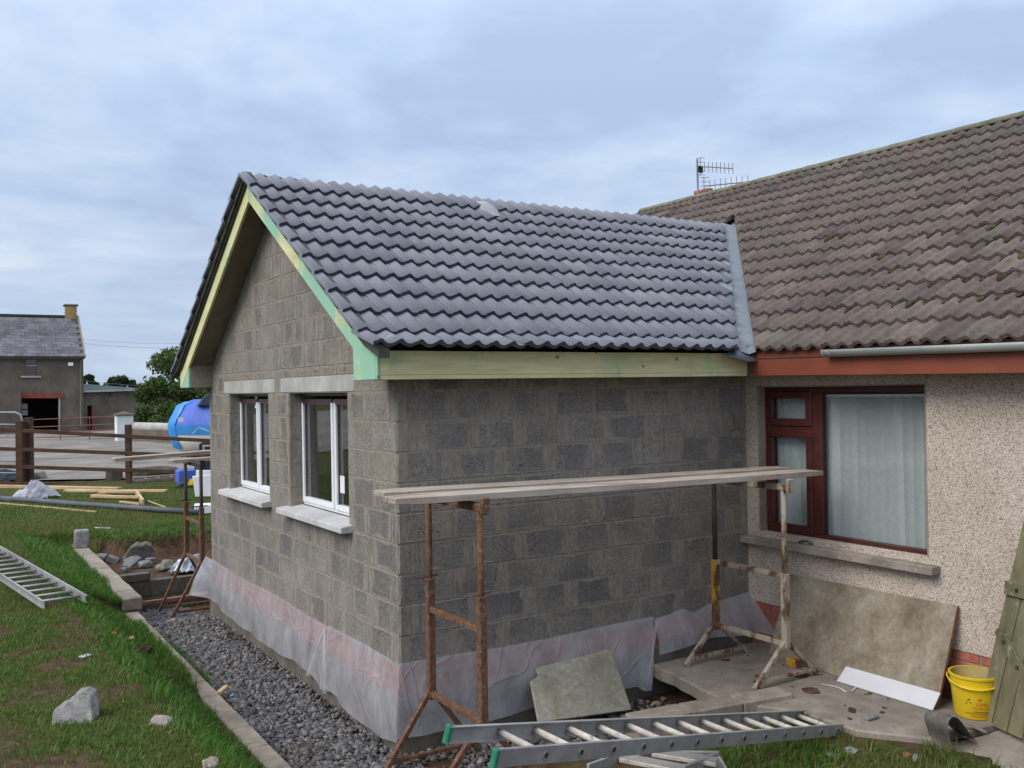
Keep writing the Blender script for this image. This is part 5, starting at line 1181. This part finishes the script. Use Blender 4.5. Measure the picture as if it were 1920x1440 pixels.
crumple('dark_tarpaulin', lawnp(20, 902, 0), .75, .3, .26, 'navy', 'dark tarpaulin heaped at the foot of the fence', 'tarpaulin', 12, 4)
c = lawnp(70, 900); tag(MB().prism([c+CR*u+V((0, 0, w_)) for u, w_ in ((-.12, -.02), (.17, -.02), (.06, .19), (-.12, .18))], CF*.25).build('cut_stone', MT['kerb'], None, bevel=.01, jit=.008), 'squared brown block standing by the dark tarpaulin', 'stone')
c = px(214, 900, 2, .62); m_ = MB(); m_.lathe((c.x, c.y, .55), [(0, 0), (.20, 0), (.185, .3), (.17, .33), (0, .33)], 16); tag(m_.build('tree_stump', MT['bark'], None, jit=.008), 'cut tree stump beyond the fence at the edge of the yard', 'stump')
c = px(296, 894, 2, .62); tag(obj('log', rock(c+V((.0, .3, .05)), .75, .3, .22, mat='bark', sub=2)), 'dark log lying beyond the fence beside the stump', 'log')
lp_, lq_ = px(250, 903, 2, .66), px(372, 893, 2, .72); w2 = V((.25, .95, .02)).normalized(); ladder('short_ladder', 'white rung ladder lying behind the bottom fence rail', lp_+V((0, .2, 0)), (lq_-lp_).normalized(), w2, .35, 9, .28, .016, .06, (MT['galv'], MT['foam'], None), False, .1, .3)
p, q = px(258, 900, 2, .72), px(372, 890, 2, .80); tag(MB().bar(p, q+(q-p)*.3, .05, .03).build('orange_batten', MT['red_wood'], None), 'thin orange brown batten lying on the ladder behind the fence', 'batten')
def foam(name, label, pts, th): b_ = MB(); b_.prism(pts, th); return tag(b_.build(name, MT['foam'], None, bevel=.01), label, 'foam board')
z0_ = lawnp(378, 930); foam('foam_sheet', 'upright white foam sheet standing on the lawn behind the dark trestle', [pxd(360, 893, 18.6), pxd(366, 932, 18.6), pxd(400, 931, 18.6), pxd(400, 890, 18.6)], CF*.06)
foam('foam_sheet', 'second white foam sheet behind the upright one', [pxd(367, 882, 18.9), pxd(367, 895, 18.9), pxd(402, 895, 18.9), pxd(402, 882, 18.9)], CF*.06)
c = lawnp(383, 962); u_ = (CR*.9+CF*.3).normalized(); v_ = u_.cross(V((0, 0, 1))); b_ = MB(); b_.prism([c+u_*a+v_*k for a, k in ((-.17, -.12), (.2, -.12), (.2, .14), (-.17, .14))], (0, 0, .17)); tag(b_.build('foam_block', MT['foam'], None, bevel=.015), 'small white foam block lying on the lawn behind the dark trestle', 'foam block')
c = pxd(350, 884, 20.4); MB().box(c-V((.22, .15, .25)), c+V((.22, .15, .05))).build('blue_crate', MT['boat_cover'], None, bevel=.03); tag(bpy.data.objects['blue_crate'], 'low blue crate beyond the bottom fence rails', 'crate')
c = pxd(386, 878, 20.0); MB().box(c-V((.20, .2, .35)), c+V((.3, .2, .22))).build('grey_bin', MT['navy'], None, bevel=.04); tag(bpy.data.objects['grey_bin'], 'dark grey box standing behind the white foam sheets', 'box')
c = lawnp(352, 915); tag(obj('dark_bag', rock(c+V((0, .1, .06)), .3, .2, .12, mat='navy', sub=2)), 'dark slumped bag on the lawn beside the foam sheet', 'bag')
c = pxd(356, 904, 18.8); tag(MB().prism([c+CR*u+V((0, 0, w_)) for u, w_ in ((-.05, -.06), (.05, -.06), (.06, .05), (.0, .06))], CF*.04).build('yellow_scrap', MT['yellow'], None), 'yellow plastic scrap against the foam sheet', 'scrap')
# boat on its trailer
DB = 31.0
def bp(x, y, d=0): return pxd(x, y, DB+d)
BOAT = thing('covered_boat', 'cream and blue boat under a blue cover parked beyond the fence', 'boat', (bp(350, 852).x, bp(350, 852).y, ZY))
ax = (CR*.97+CF*.25); ax.z = 0; ax.normalize(); sd_ = V((-ax.y, ax.x, 0)); O = bp(313, 850); O.z = 0
def bpt(u, s, z): return V((O.x, O.y, 0))+ax*u+sd_*s+V((0, 0, z))
lv_ = [850, 842, 830, 815, 806, 797, 786, 772, 760, 753, 749]; wz_ = [.30, .62, .84, .93, .97, .97, .93, .80, .62, .40, .12]
xs_ = np.interp(lv_[::-1], [749, 753, 760, 777, 793, 808, 825, 840, 850], [356, 345, 331, 323, 314, 316, 319, 325, 337])[::-1]; us_ = [0, .10, .26, .55, 1.0, 1.8, 3.0, 4.4]
def bring(k, u): z = bp(350, lv_[k]).z; u0 = (xs_[k]-313)*DB/FPX/.97; w = wz_[k]*min(1, (u/1.9))**.55*(1-.10*max(0, u-3)); wob = .025*math.sin(u*5+k)*(k > 5); return u0+u, w+wob, z
def bzone(name, mat, k0, k1, i0, i1, grow=0):
    b_ = MB(); n = i1-i0+1
    for s_ in (-1, 1):
        for k in range(k0, k1+1):
            for i in range(i0, i1+1): u, w, z = bring(k, us_[i]); b_.v.append(bpt(u, s_*(w+grow), z))
    m = k1-k0+1
    for h in (0, 1):
        for k in range(m-1):
            for i in range(n-1): o_ = h*m*n+k*n+i; b_.f.append((o_, o_+1, o_+n+1, o_+n))
    return auto_smooth(b_.build(name, MT[mat], BOAT), 60)
bzone('hull', 'hull', 0, 3, 1, 7); bzone('gunwale', 'boat_blue', 3, 5, 1, 7, .02); bzone('cover', 'boat_cover', 5, 10, 1, 7); bzone('lit_bow_cover', 'boat_blue', 1, 9, 0, 2, .035)  # bow strip in lighter blue: the tarpaulin's lit edge put in as colour
gun = bp(330, 813).z; zc1 = bp(350, 752).z
p_ = bp(339, 787, -.75); MB().box(p_-V((.07, .02, .07)), p_+V((.07, .02, .07))).build('registration_plate', MT['foam'], BOAT)
MB().tube([bp(361, 813, -.9), bp(373, 801, -.9), bp(392, 809, -.9)], .012, 5).build('rope', MT['rope'], BOAT)
cab = MB(); zt = bp(350, 738).z
for u, hz_ in ((1.0, .0), (1.3, 1.0), (4.0, 1.0), (4.6, .0)):
    for s_ in (-.6, .6): cab.v.append(bpt(u, s_, zc1-.15+(zt-zc1+.15)*hz_))
cab.f = [(0, 1, 3, 2), (2, 3, 5, 4), (4, 5, 7, 6), (0, 2, 4, 6), (1, 7, 5, 3)]; cab.build('cabin_hood', MT['navy'], BOAT, bevel=.05)
tr = thing('boat_trailer', 'black steel boat trailer under the covered boat', 'trailer', (bpt(2, 0, ZY)))
MB().bar(bpt(.2, 0, ZY+.35), bpt(5, 0, ZY+.35), .1, .1).build('chassis', MT['iron'], tr); MB().bar(bpt(3, -.8, ZY+.3), bpt(3, .8, ZY+.3), .08, .08).build('axle', MT['iron'], tr)
for s_ in (-.85, .85): MB().tube([bpt(3, s_-.08, ZY+.3), bpt(3, s_+.08, ZY+.3)], .28, 18).build('wheel', MT['black'], tr, bevel=.03)
p_ = [bp(376, 850, -1.2), bp(376, 834, -1.2), bp(380, 831, -1.2), bp(398, 831, -1.2)]; MB().tube(p_, .05, 6).build('winch_frame', MT['black'], tr); MB().box(bp(384, 838, -1.1), bp(400, 843, -1.0)).build('mudguard', MT['black'], tr)
# barn
P = px(155, 808, 2, ZY); DBN = (P-CAM).dot(CF); K = DBN/FPX; dp = P-CAM; dp.z = 0; dp.normalize(); dp = Matrix.Rotation(math.radians(6), 3, 'Z') @ dp; ul = V((-dp.y, dp.x, 0))
def bw(x, y, d=0): "pixel -> point on the barn's front plane pushed back d"; q = pxp(x, y, P, dp); return q+dp*d
BARN = thing('stone_barn', 'two storey grey rendered barn with slate roof and red framed doorway', 'barn', P)
b_ = MB(); ez = bw(80, 668).z; zb = ZY-.1
def wall(x0, x1, z0, z1, d0=0, d1=.4):
    p, q = bw(x0, 740), bw(x1, 740); b_.prism([V((p.x, p.y, z0))+dp*d0, V((q.x, q.y, z0))+dp*d0, V((q.x, q.y, z1))+dp*d0, V((p.x, p.y, z1))+dp*d0], dp*(d1-d0))
zd = bw(80, 746).z; wz0, wz1 = bw(58, 703).z, bw(58, 670).z
wall(-260, 40, zb, wz0); wall(110, 157, zb, wz0); wall(40, 110, zd, wz0); wall(-260, 46, wz0, wz1); wall(70, 157, wz0, wz1); wall(-260, 157, wz1, ez)
p, q = bw(-260, 700), bw(157, 700); b_.prism([V((q.x, q.y, zb))+dp*.4, V((q.x, q.y, ez))+dp*.4, V((q.x, q.y, ez+2.35))+dp*3.1, V((q.x, q.y, ez))+dp*6.2, V((q.x, q.y, zb))+dp*6.2], ul*.4)
bwl = b_.build('wall', MT['barn_wall'], BARN)
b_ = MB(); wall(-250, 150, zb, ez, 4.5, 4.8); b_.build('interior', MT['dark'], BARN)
# slate roof, each visible course a row of slates
er0 = bw(-260, 669, -.18); er1 = bw(158, 669, -.18); rz = ez+2.55; du = (er1-er0).length
b_ = MB(); s0 = V((er0.x, er0.y, ez-.02)); s1 = V((er1.x, er1.y, ez-.02)); t0 = s0+dp*3.3; t1 = s1+dp*3.3; t0.z = t1.z = rz; b_.prism([s0, s1, t1, t0], (0, 0, -.06)); bk0, bk1 = s0+dp*6.6, s1+dp*6.6; b_.prism([t0, t1, bk1, bk0], (0, 0, -.06)); broof = b_.build('roof', MT['undercloak'], BARN)
su = (s1-s0).normalized(); sv = (t0-s0); SLn = sv.length; sv.normalize(); sn = su.cross(sv).normalized(); sn = sn if sn.z > 0 else -sn
sm_ = [MB().prism([V((.004, 0, .012)), V((.386+.02*i, 0, .012)), V((.386+.02*i, .36, .004)), V((.004, .36, .004))], (0, 0, .012)).mesh() for i in range(2)]
for q in sm_: q.materials.append(MT['slate'])
cnt = 0
for r in range(14):
    a_ = du-.4*23-(.2 if r % 2 else 0)
    while a_ < du-.05:
        org = s0+su*a_+sv*(r*.30)+sn*.004
        if (t0-s0).length > r*.3+.1 and a_+.4 < du+.02:
            o = bpy.data.objects.new('slate', sm_[cnt % 2]); o.matrix_basis = slope_matrix(org, su, sv) @ Matrix.Rotation(random.uniform(-.01, .01), 4, 'Z'); 
            if cnt < 298: reg(o, broof)
            cnt += 1
        a_ += .4
MB().bar(t0+V((0, 0, .02)), t1+V((0, 0, .02)), .25, .12).build('ridge', MT['undercloak'], broof)
MB().bar(s1+su*.02, t1+su*.02, .10, .14, sn).build('verge', MT['mortar'], broof)
MB().bar(s0+V((0, 0, -.10))-dp*.04, s1+V((0, 0, -.10))-dp*.04, .10, .10).build('gutter', MT['iron'], broof)
cb_ = bw(144, 600, 3.3); k = (DBN+3.3)/FPX; zc_ = CAM.z+(744-577)*k
chm = MB().bar(V((cb_.x, cb_.y, rz-1.1)), V((cb_.x, cb_.y, zc_)), 21*k*.86, .6, dp).build('chimney', MT['yellow_brick'], broof)
bm2 = MB().box((-.112, -.012, -.035), (.112, .01, .035)).mesh(); bm2.materials.append(MT['yellow_brick'])
for r in range(11):
    for j in range(3):
        o = bpy.data.objects.new('brick', bm2); c = V((cb_.x, cb_.y, zc_-.06-.085*r))-dp*.302+ul*((j-1)*.222+(.0 if r % 2 else .05)); o.matrix_basis = slope_matrix(c, -ul, dp); reg(o, chm)
MB().bar(V((cb_.x, cb_.y, zc_)), V((cb_.x, cb_.y, zc_+.13)), 25*k, .8, dp).build('chimney_cap', MT['ridge'], broof, bevel=.05)
def bbox(x0, y0, x1, y1, d0, d1, name, mat, par=BARN, bev=0):
    p, q, r_, s_ = bw(x0, y0), bw(x1, y0), bw(x1, y1), bw(x0, y1); return MB().prism([v+dp*d0 for v in (p, q, r_, s_)], dp*(d1-d0)).build(name, MT[mat], par, bevel=bev)
bbox(36, 737, 119, 746.5, -.1, .3, 'door_lintel', 'barn_red', bwl); bbox(36, 746, 41, 808, -.06, .3, 'door_jamb', 'barn_red', bwl); bbox(110, 746, 113, 808, -.06, .3, 'door_jamb', 'lintel', bwl)
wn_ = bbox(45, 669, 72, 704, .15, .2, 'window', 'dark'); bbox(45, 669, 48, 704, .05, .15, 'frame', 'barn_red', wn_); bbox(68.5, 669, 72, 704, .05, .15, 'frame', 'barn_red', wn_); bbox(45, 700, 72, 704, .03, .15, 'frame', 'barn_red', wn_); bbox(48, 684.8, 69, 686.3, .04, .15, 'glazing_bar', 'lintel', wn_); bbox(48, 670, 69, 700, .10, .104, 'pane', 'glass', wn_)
bbox(39, 705, 77, 708, -.1, .1, 'window_sill', 'lintel', bwl)
bbox(127, 680, 136.5, 686.5, -.25, -.02, 'floodlight', 'foam', BARN, .02)
MB().tube([bw(153, 672, -.15), bw(150.5, 678, -.12), bw(150.5, 797, -.12), bw(151.5, 799, -.3)], .05, 8).build('downpipe', MT['ridge'], BARN, smooth=True)
bbox(42, 757, 53, 767, .6, .7, 'inner_light', 'gutter'); bbox(42, 769, 53, 779, .6, .7, 'inner_light', 'gutter')
b_ = MB(); wall(-260, 37, zb, bw(0, 733).z, -.9, -.05); b_.build('front_bay', MT['barn_wall'], BARN)
# lean-to
LT = thing('lean_to_shed', 'low grey shed with green sheet roof built against the barn', 'shed', bw(200, 808))
b_ = MB(); wall(158, 164, zb, bw(200, 734).z, .2, .5); wall(175, 262, zb, bw(200, 734).z, .2, .5); wall(164, 175, bw(170, 760).z, bw(200, 734).z, .2, .5); b_.build('wall', MT['barn_wall'], LT)
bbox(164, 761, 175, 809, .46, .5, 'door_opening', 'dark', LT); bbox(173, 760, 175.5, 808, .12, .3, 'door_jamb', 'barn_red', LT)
p, q = bw(157, 734, .0), bw(290, 730, .0); MB().prism([p, q, bw(272, 729, 5.0), bw(157, 716, 5.0)], (0, 0, -.08)).build('roof', MT['green_roof'], LT)
MB().bar(p-dp*.05, q-dp*.05, .08, .10).build('eaves_strip', MT['lintel'], LT)
bbox(206, 737, 208.3, 743, .1, .2, 'vent', 'iron', LT)
FB = thing('grey_outbuilding', 'small brown outbuilding with a pale roof patch beside the tall tree', 'shed', bw(270, 800, 4)); bbox(246, 738, 300, 800, 5.5, 9, 'wall', 'soffit', FB)
pp = [bw(262, 732, 4.6), bw(282, 731, 4.6), bw(287, 747, 4.3), bw(272, 756, 4.3)]; MB().prism(pp, dp*.1).build('roof', MT['white_board'], FB)
# gate pillar, wall, red gate
DP = 42.9
def gpx(x, y, d=0): return pxd(x, y, DP+d)
c = px(233, 827, 2, ZY); K2 = DP/FPX; PIL = thing('gate_pillar', 'white painted square gate pillar with a grey pyramid cap', 'pillar', c); hw_ = 15.2*K2
def sq(c_, h_, z): return [V((c_.x+sx*h_*ul.x+sy*h_*dp.x, c_.y+sx*h_*ul.y+sy*h_*dp.y, z)) for sx, sy in ((-1, -1), (1, -1), (1, 1), (-1, 1))]
zt_ = gpx(233, 778).z; MB().prism(sq(c, hw_*.93, ZY-.1), (0, 0, zt_-ZY+.1)).build('shaft', MT['white_paint'], PIL, bevel=.02)
b_ = MB(); b_.prism(sq(c, hw_*1.05, zt_), (0, 0, .06)); cv_ = sq(c, hw_*1.05, zt_+.06); b_.add(cv_+[V((c.x, c.y, zt_+.19))], [(0, 1, 4), (1, 2, 4), (2, 3, 4), (3, 0, 4)]); b_.build('cap', MT['barn_wall'], PIL)
YW = thing('yard_wall', 'low grey rendered wall with rounded coping beside the white pillar', 'wall', px(300, 828, 2, ZY)); p, q = px(240, 826, 2, ZY), px(420, 836, 2, ZY); ht = pxd(240, 800, (p-CAM).dot(CF)).z-ZY
MB().bar(p+V((0, 0, ht/2-.1)), q+V((0, 0, ht/2-.1)), .3, ht+.2).build('wall', MT['barn_wall'], YW); MB().tube([p+V((0, 0, ht+.02)), q+V((0, 0, ht+.02))], .2, 10).build('coping', MT['lintel'], YW, smooth=True)
RG = thing('red_bar_gate', 'thin red metal bar gate closing the yard beside the white pillar', 'gate', px(140, 830, 2, ZY))
for (ya_, yb__) in ((787, 780.5), (801, 795), (812, 806), (821, 816), (833, 828)): MB().tube([gpx(57, ya_, 1.0), gpx(217, yb__)], .022, 6).build('bar', MT['red_gate'], RG)
for qx, y0_, y1_ in ((57, 787, 836), (113, 784.5, 832), (168, 782, 830), (216, 780.5, 828)): MB().tube([gpx(qx, y0_, .5), gpx(qx, y1_, .5)], .022, 6).build('upright', MT['red_gate'], RG)
# overhead wires
for (a_, b2_, lb) in (((145, 612), (360, 620), 'upper overhead wire beyond the barn'), ((145, 620), (360, 628), 'middle overhead wire beyond the barn'), ((150, 683), (320, 706), 'lower sagging overhead wire behind the trees')):
    p, q = pxd(a_[0]-200, a_[1]-7, 75), pxd(b2_[0]+200, b2_[1]+7, 80); t_ = [p+(q-p)*(i/14)-V((0, 0, 1.2*math.sin(math.pi*i/14))) for i in range(15)]; tag(MB().tube(t_, .011, 5).build('overhead_wire', MT['galv'], None), lb, 'wire')
# ---- trees: tapered trunk with limbs, thousands of separate leaf faces
def tree(name, label, base, h, spread, lobes, nleaf, ls, mat, seed, trunk=True, droop=0):
    r_ = np.random.default_rng(seed); t = thing(name, label, 'tree', base); base = V(base); tb = MB(); tr_ = .035*h
    top = base+V((r_.normal(0, .03)*h, r_.normal(0, .03)*h, h*.72)); tb.tube([base-V((0, 0, .3)), base+(top-base)*.35+V((.02*h, 0, 0)), top], [tr_, tr_*.7, tr_*.2], 8)
    for c, rad in lobes: cc = base+V(c); tb.tube([base+(top-base)*r_.uniform(.25, .6), (base+cc)/2+V((0, 0, h*.12)), cc], [tr_*.42, tr_*.25, tr_*.08], 6)
    tb.build('trunk', MT['bark'], t)
    wts = np.array([rad**2 for _, rad in lobes]); wts = wts/wts.sum(); k = r_.choice(len(lobes), nleaf, p=wts); cen = np.array([c for c, _ in lobes])[k]+np.array(base); rad = np.array([q for _, q in lobes])[k]
    d = r_.standard_normal((nleaf, 3)); d /= np.linalg.norm(d, axis=1)[:, None]; cl = .75+.5*vnoise(d[:, 0]*2.2+k*3.1+9, d[:, 2]*2.2+d[:, 1]*1.7+k+9); rr = rad*cl*(r_.random(nleaf)**.42)*np.where(r_.random(nleaf) < .08, 1.22, 1.0); pos = cen+d*rr[:, None]*np.array([1, 1, .85])
    a = r_.standard_normal((nleaf, 3)); a /= np.linalg.norm(a, axis=1)[:, None]; b = np.cross(a, r_.standard_normal((nleaf, 3))); b /= np.linalg.norm(b, axis=1)[:, None]; sz = ls*np.exp(.3*r_.standard_normal(nleaf))[:, None]
    v = np.stack([pos-a*sz, pos-b*sz*.45, pos+a*sz, pos+b*sz*.45], 1).reshape(-1, 3); o = obj('crown', np_mesh(v, np.arange(nleaf*4), 4), MT[mat], t); return t
def lob(n, h, sp, seed, lowf=.35):
    r_ = np.random.default_rng(seed); out = []
    for i in range(n): z = r_.uniform(lowf, .92)*h; w_ = sp*(1-.75*abs(z/h-.55)); an = r_.uniform(0, 6.28); out.append(((w_*.75*math.cos(an), w_*.75*math.sin(an), z), r_.uniform(.16, .30)*sp*1.1))
    return out
gb = lambda x, y, D: V((pxd(x, y, D).x, pxd(x, y, D).y, ZY))
tree('broadleaf_tree', 'loose leafy green tree behind the boat beside the gable', gb(352, 790, 50), 4.5, 2.7, lob(22, 4.5, 2.6, 3, .25), 8500, .10, 'leaf', 11)
tree('broadleaf_tree', 'lower bushy tree with rounded crown left of the loose leafy tree', gb(312, 790, 48), 2.9, 1.9, lob(14, 2.9, 1.7, 5, .2), 5500, .10, 'leaf', 12)
tree('hedge_bush', 'low light green bush at the foot of the trees by the yard wall', gb(290, 815, 45), 1.9, 1.5, lob(10, 1.9, 1.3, 8, .2), 5000, .08, 'leaf', 13)
tree('hedge_bush', 'low bush overhanging the yard wall behind the boat', gb(335, 812, 43), 1.7, 1.5, lob(10, 1.7, 1.4, 9, .2), 5000, .08, 'leaf', 23)
tree('distant_tree', 'round crowned distant tree seen over the green shed roof', gb(228, 740, 125), 4.6, 2.6, lob(12, 4.6, 2.2, 14, .4), 5000, .20, 'leaf_dark', 14)
tree('distant_tree', 'dark distant tree just right of the barn gable', gb(164, 740, 110), 4.6, 1.6, lob(8, 4.6, 1.3, 15, .5), 3000, .2, 'leaf_dark', 15)
tree('distant_tree', 'small thin distant tree right of the round crowned one', gb(256, 740, 130), 3.6, .8, lob(6, 3.6, .8, 16, .5), 1200, .2, 'leaf_dark', 16)
tree('distant_tree', 'low pale distant tree between the barn and the round crowned tree', gb(193, 740, 140), 4.1, 2.6, lob(10, 4.1, 2.4, 17, .4), 3000, .22, 'leaf', 17)
# far hedges closing the horizon
def hedge(name, label, a, b_, h, nl, ls, seed):
    r_ = np.random.default_rng(seed); t = r_.random(nl); a = np.array(a); b2 = np.array(b_); pos = a+(b2-a)*t[:, None]+np.stack([r_.normal(0, 1.2, nl), r_.normal(0, 1.2, nl), h*r_.random(nl)**.8*(.6+.8*vnoise(t*60, t*0+seed))], 1)
    q = r_.standard_normal((nl, 3)); q /= np.linalg.norm(q, axis=1)[:, None]; w_ = np.cross(q, r_.standard_normal((nl, 3))); w_ /= np.linalg.norm(w_, axis=1)[:, None]; s_ = ls*np.exp(.3*r_.standard_normal(nl))[:, None]
    v = np.stack([pos-q*s_, pos-w_*s_*.6, pos+q*s_, pos+w_*s_*.6], 1).reshape(-1, 3); tag(obj(name, np_mesh(v, np.arange(nl*4), 4), MT['leaf_dark']), label, 'hedge', None, 'stuff')
hedge('far_hedge', 'dark hedge along the far field behind the yard', (-120, 150, .5), (120, 150, .5), 3.0, 16000, .45, 31)
# ================================================================== grass
def blades(name, n, reg_fn, h0, h1_, wd, mat, dens, label, lean=.35, seed=5):
    r_ = np.random.default_rng(seed); x, y = reg_fn(r_, n); keep = r_.random(len(x)) < dens(x, y); x, y = x[keep], y[keep]; n = len(x); z = H(x, y)-.005
    hh = (h0+(h1_-h0)*r_.random(n)**1.6)*(.55+.9*fbm(x*2.3+40, y*2.3, 3)); D = np.hypot(x-CAM.x, y-CAM.y); an = r_.random(n)*6.28; la = r_.normal(0, lean, n); wv = wd*(1+D*.06)*np.exp(.25*r_.standard_normal(n))
    dx_, dy_ = np.cos(an), np.sin(an); lx, ly = np.cos(an+1.3+r_.normal(0, .6, n)), np.sin(an+1.3+r_.normal(0, .6, n)); b = np.stack([x, y, z], 1); sd = np.stack([dx_, dy_, 0*dx_], 1)*wv[:, None]; ln = np.stack([lx*la*hh, ly*la*hh, 0*x], 1)
    m1 = b+ln*.35+np.stack([0*x, 0*x, hh*.6], 1); tp = b+ln*1.15+np.stack([0*x, 0*x, hh*(1-.25*np.abs(la))], 1)
    v = np.stack([b-sd, b+sd, m1+sd*.75, m1-sd*.75, tp], 1).reshape(-1, 3); base = 5*np.arange(n)[:, None]; ff = (base+np.array([[0, 1, 2, 0, 2, 3, 3, 2, 4]])).ravel(); o = tag(obj(name, np_mesh(v, ff, 3), MT[mat]), label, 'grass', None, 'stuff'); print(name, n); return o
def reg_near(r_, n):
    # polar sampling around the viewer's side, denser close by
    D = 3.0+(r_.random(n)**1.25)*19; an = YAW+np.radians(r_.uniform(2, 40, n)); return CAM.x+D*np.cos(an), CAM.y+D*np.sin(an)
inlawn = lambda x, y: ((x < -1.0) | (y > 9.55)) & ~((y > 18.2-.65*(x+1.1)+.3))
blades('lawn_grass', 360000, reg_near, .016, .058, .0024, 'grass', lambda x, y: np.where(inlawn(x, y), np.clip(1.08-1.45*soil_mask(x, y), .04, 1), 0), 'short patchy grass of the lawn', .6)
def reg_bank(r_, n): return r_.uniform(-1.75, -.74, n), r_.uniform(-3.2, 10.5, n)
def bank_d(x, y):
    edge = -1.02+.26*sstep(1.7, 2.4, y)*sstep(4.6, 4.0, y)+.10*(fbm(x*0+3, y*2.2, 3)-.5); d = np.where(x < edge, 1.0, 0)*np.where((x > -.99) & (y > 4.8), 0, 1); return d*np.clip(.25+1.5*fbm(x*2.1+9, y*1.2, 3)-.35, .1, 1)*np.clip(1-.9*soil_mask(np.minimum(x, -1.0), y), .1, 1)*np.where(x < -1.3, .45, 1)
blades('bank_grass', 100000, reg_bank, .035, .115, .0024, 'grass_deep', bank_d, 'long green grass on the bank above the kerb', .55, 6)
def reg_front(r_, n): return r_.uniform(.2, 3.0, n), r_.uniform(-4.2, -1.45, n)
def front_d(x, y): return np.where((y < -1.5-.35*np.clip(1.6-x, 0, 1)) & ~((x > 2.42) & (y > -2.47)) & (x < 2.56+.35*(y+2.6)), .12+sstep(.36, .58, fbm(x*2.0+7, y*2.0, 3))*.88, 0)
blades('front_grass', 60000, reg_front, .03, .10, .0024, 'grass', front_d, 'rough grass in front of the concrete path and ladder', .6, 8)
def reg_edge(r_, n): return r_.uniform(-1.0, 2.2, n), r_.uniform(9.0, 10.6, n)
def edge_d(x, y): z = H(x, y); return np.where((z > .30), .8, np.where(z > .22, .25, 0))
blades('bank_edge_grass', 16000, reg_edge, .03, .12, .0030, 'grass', edge_d, 'grass overhanging the cut earth bank behind the trench', .9, 9)
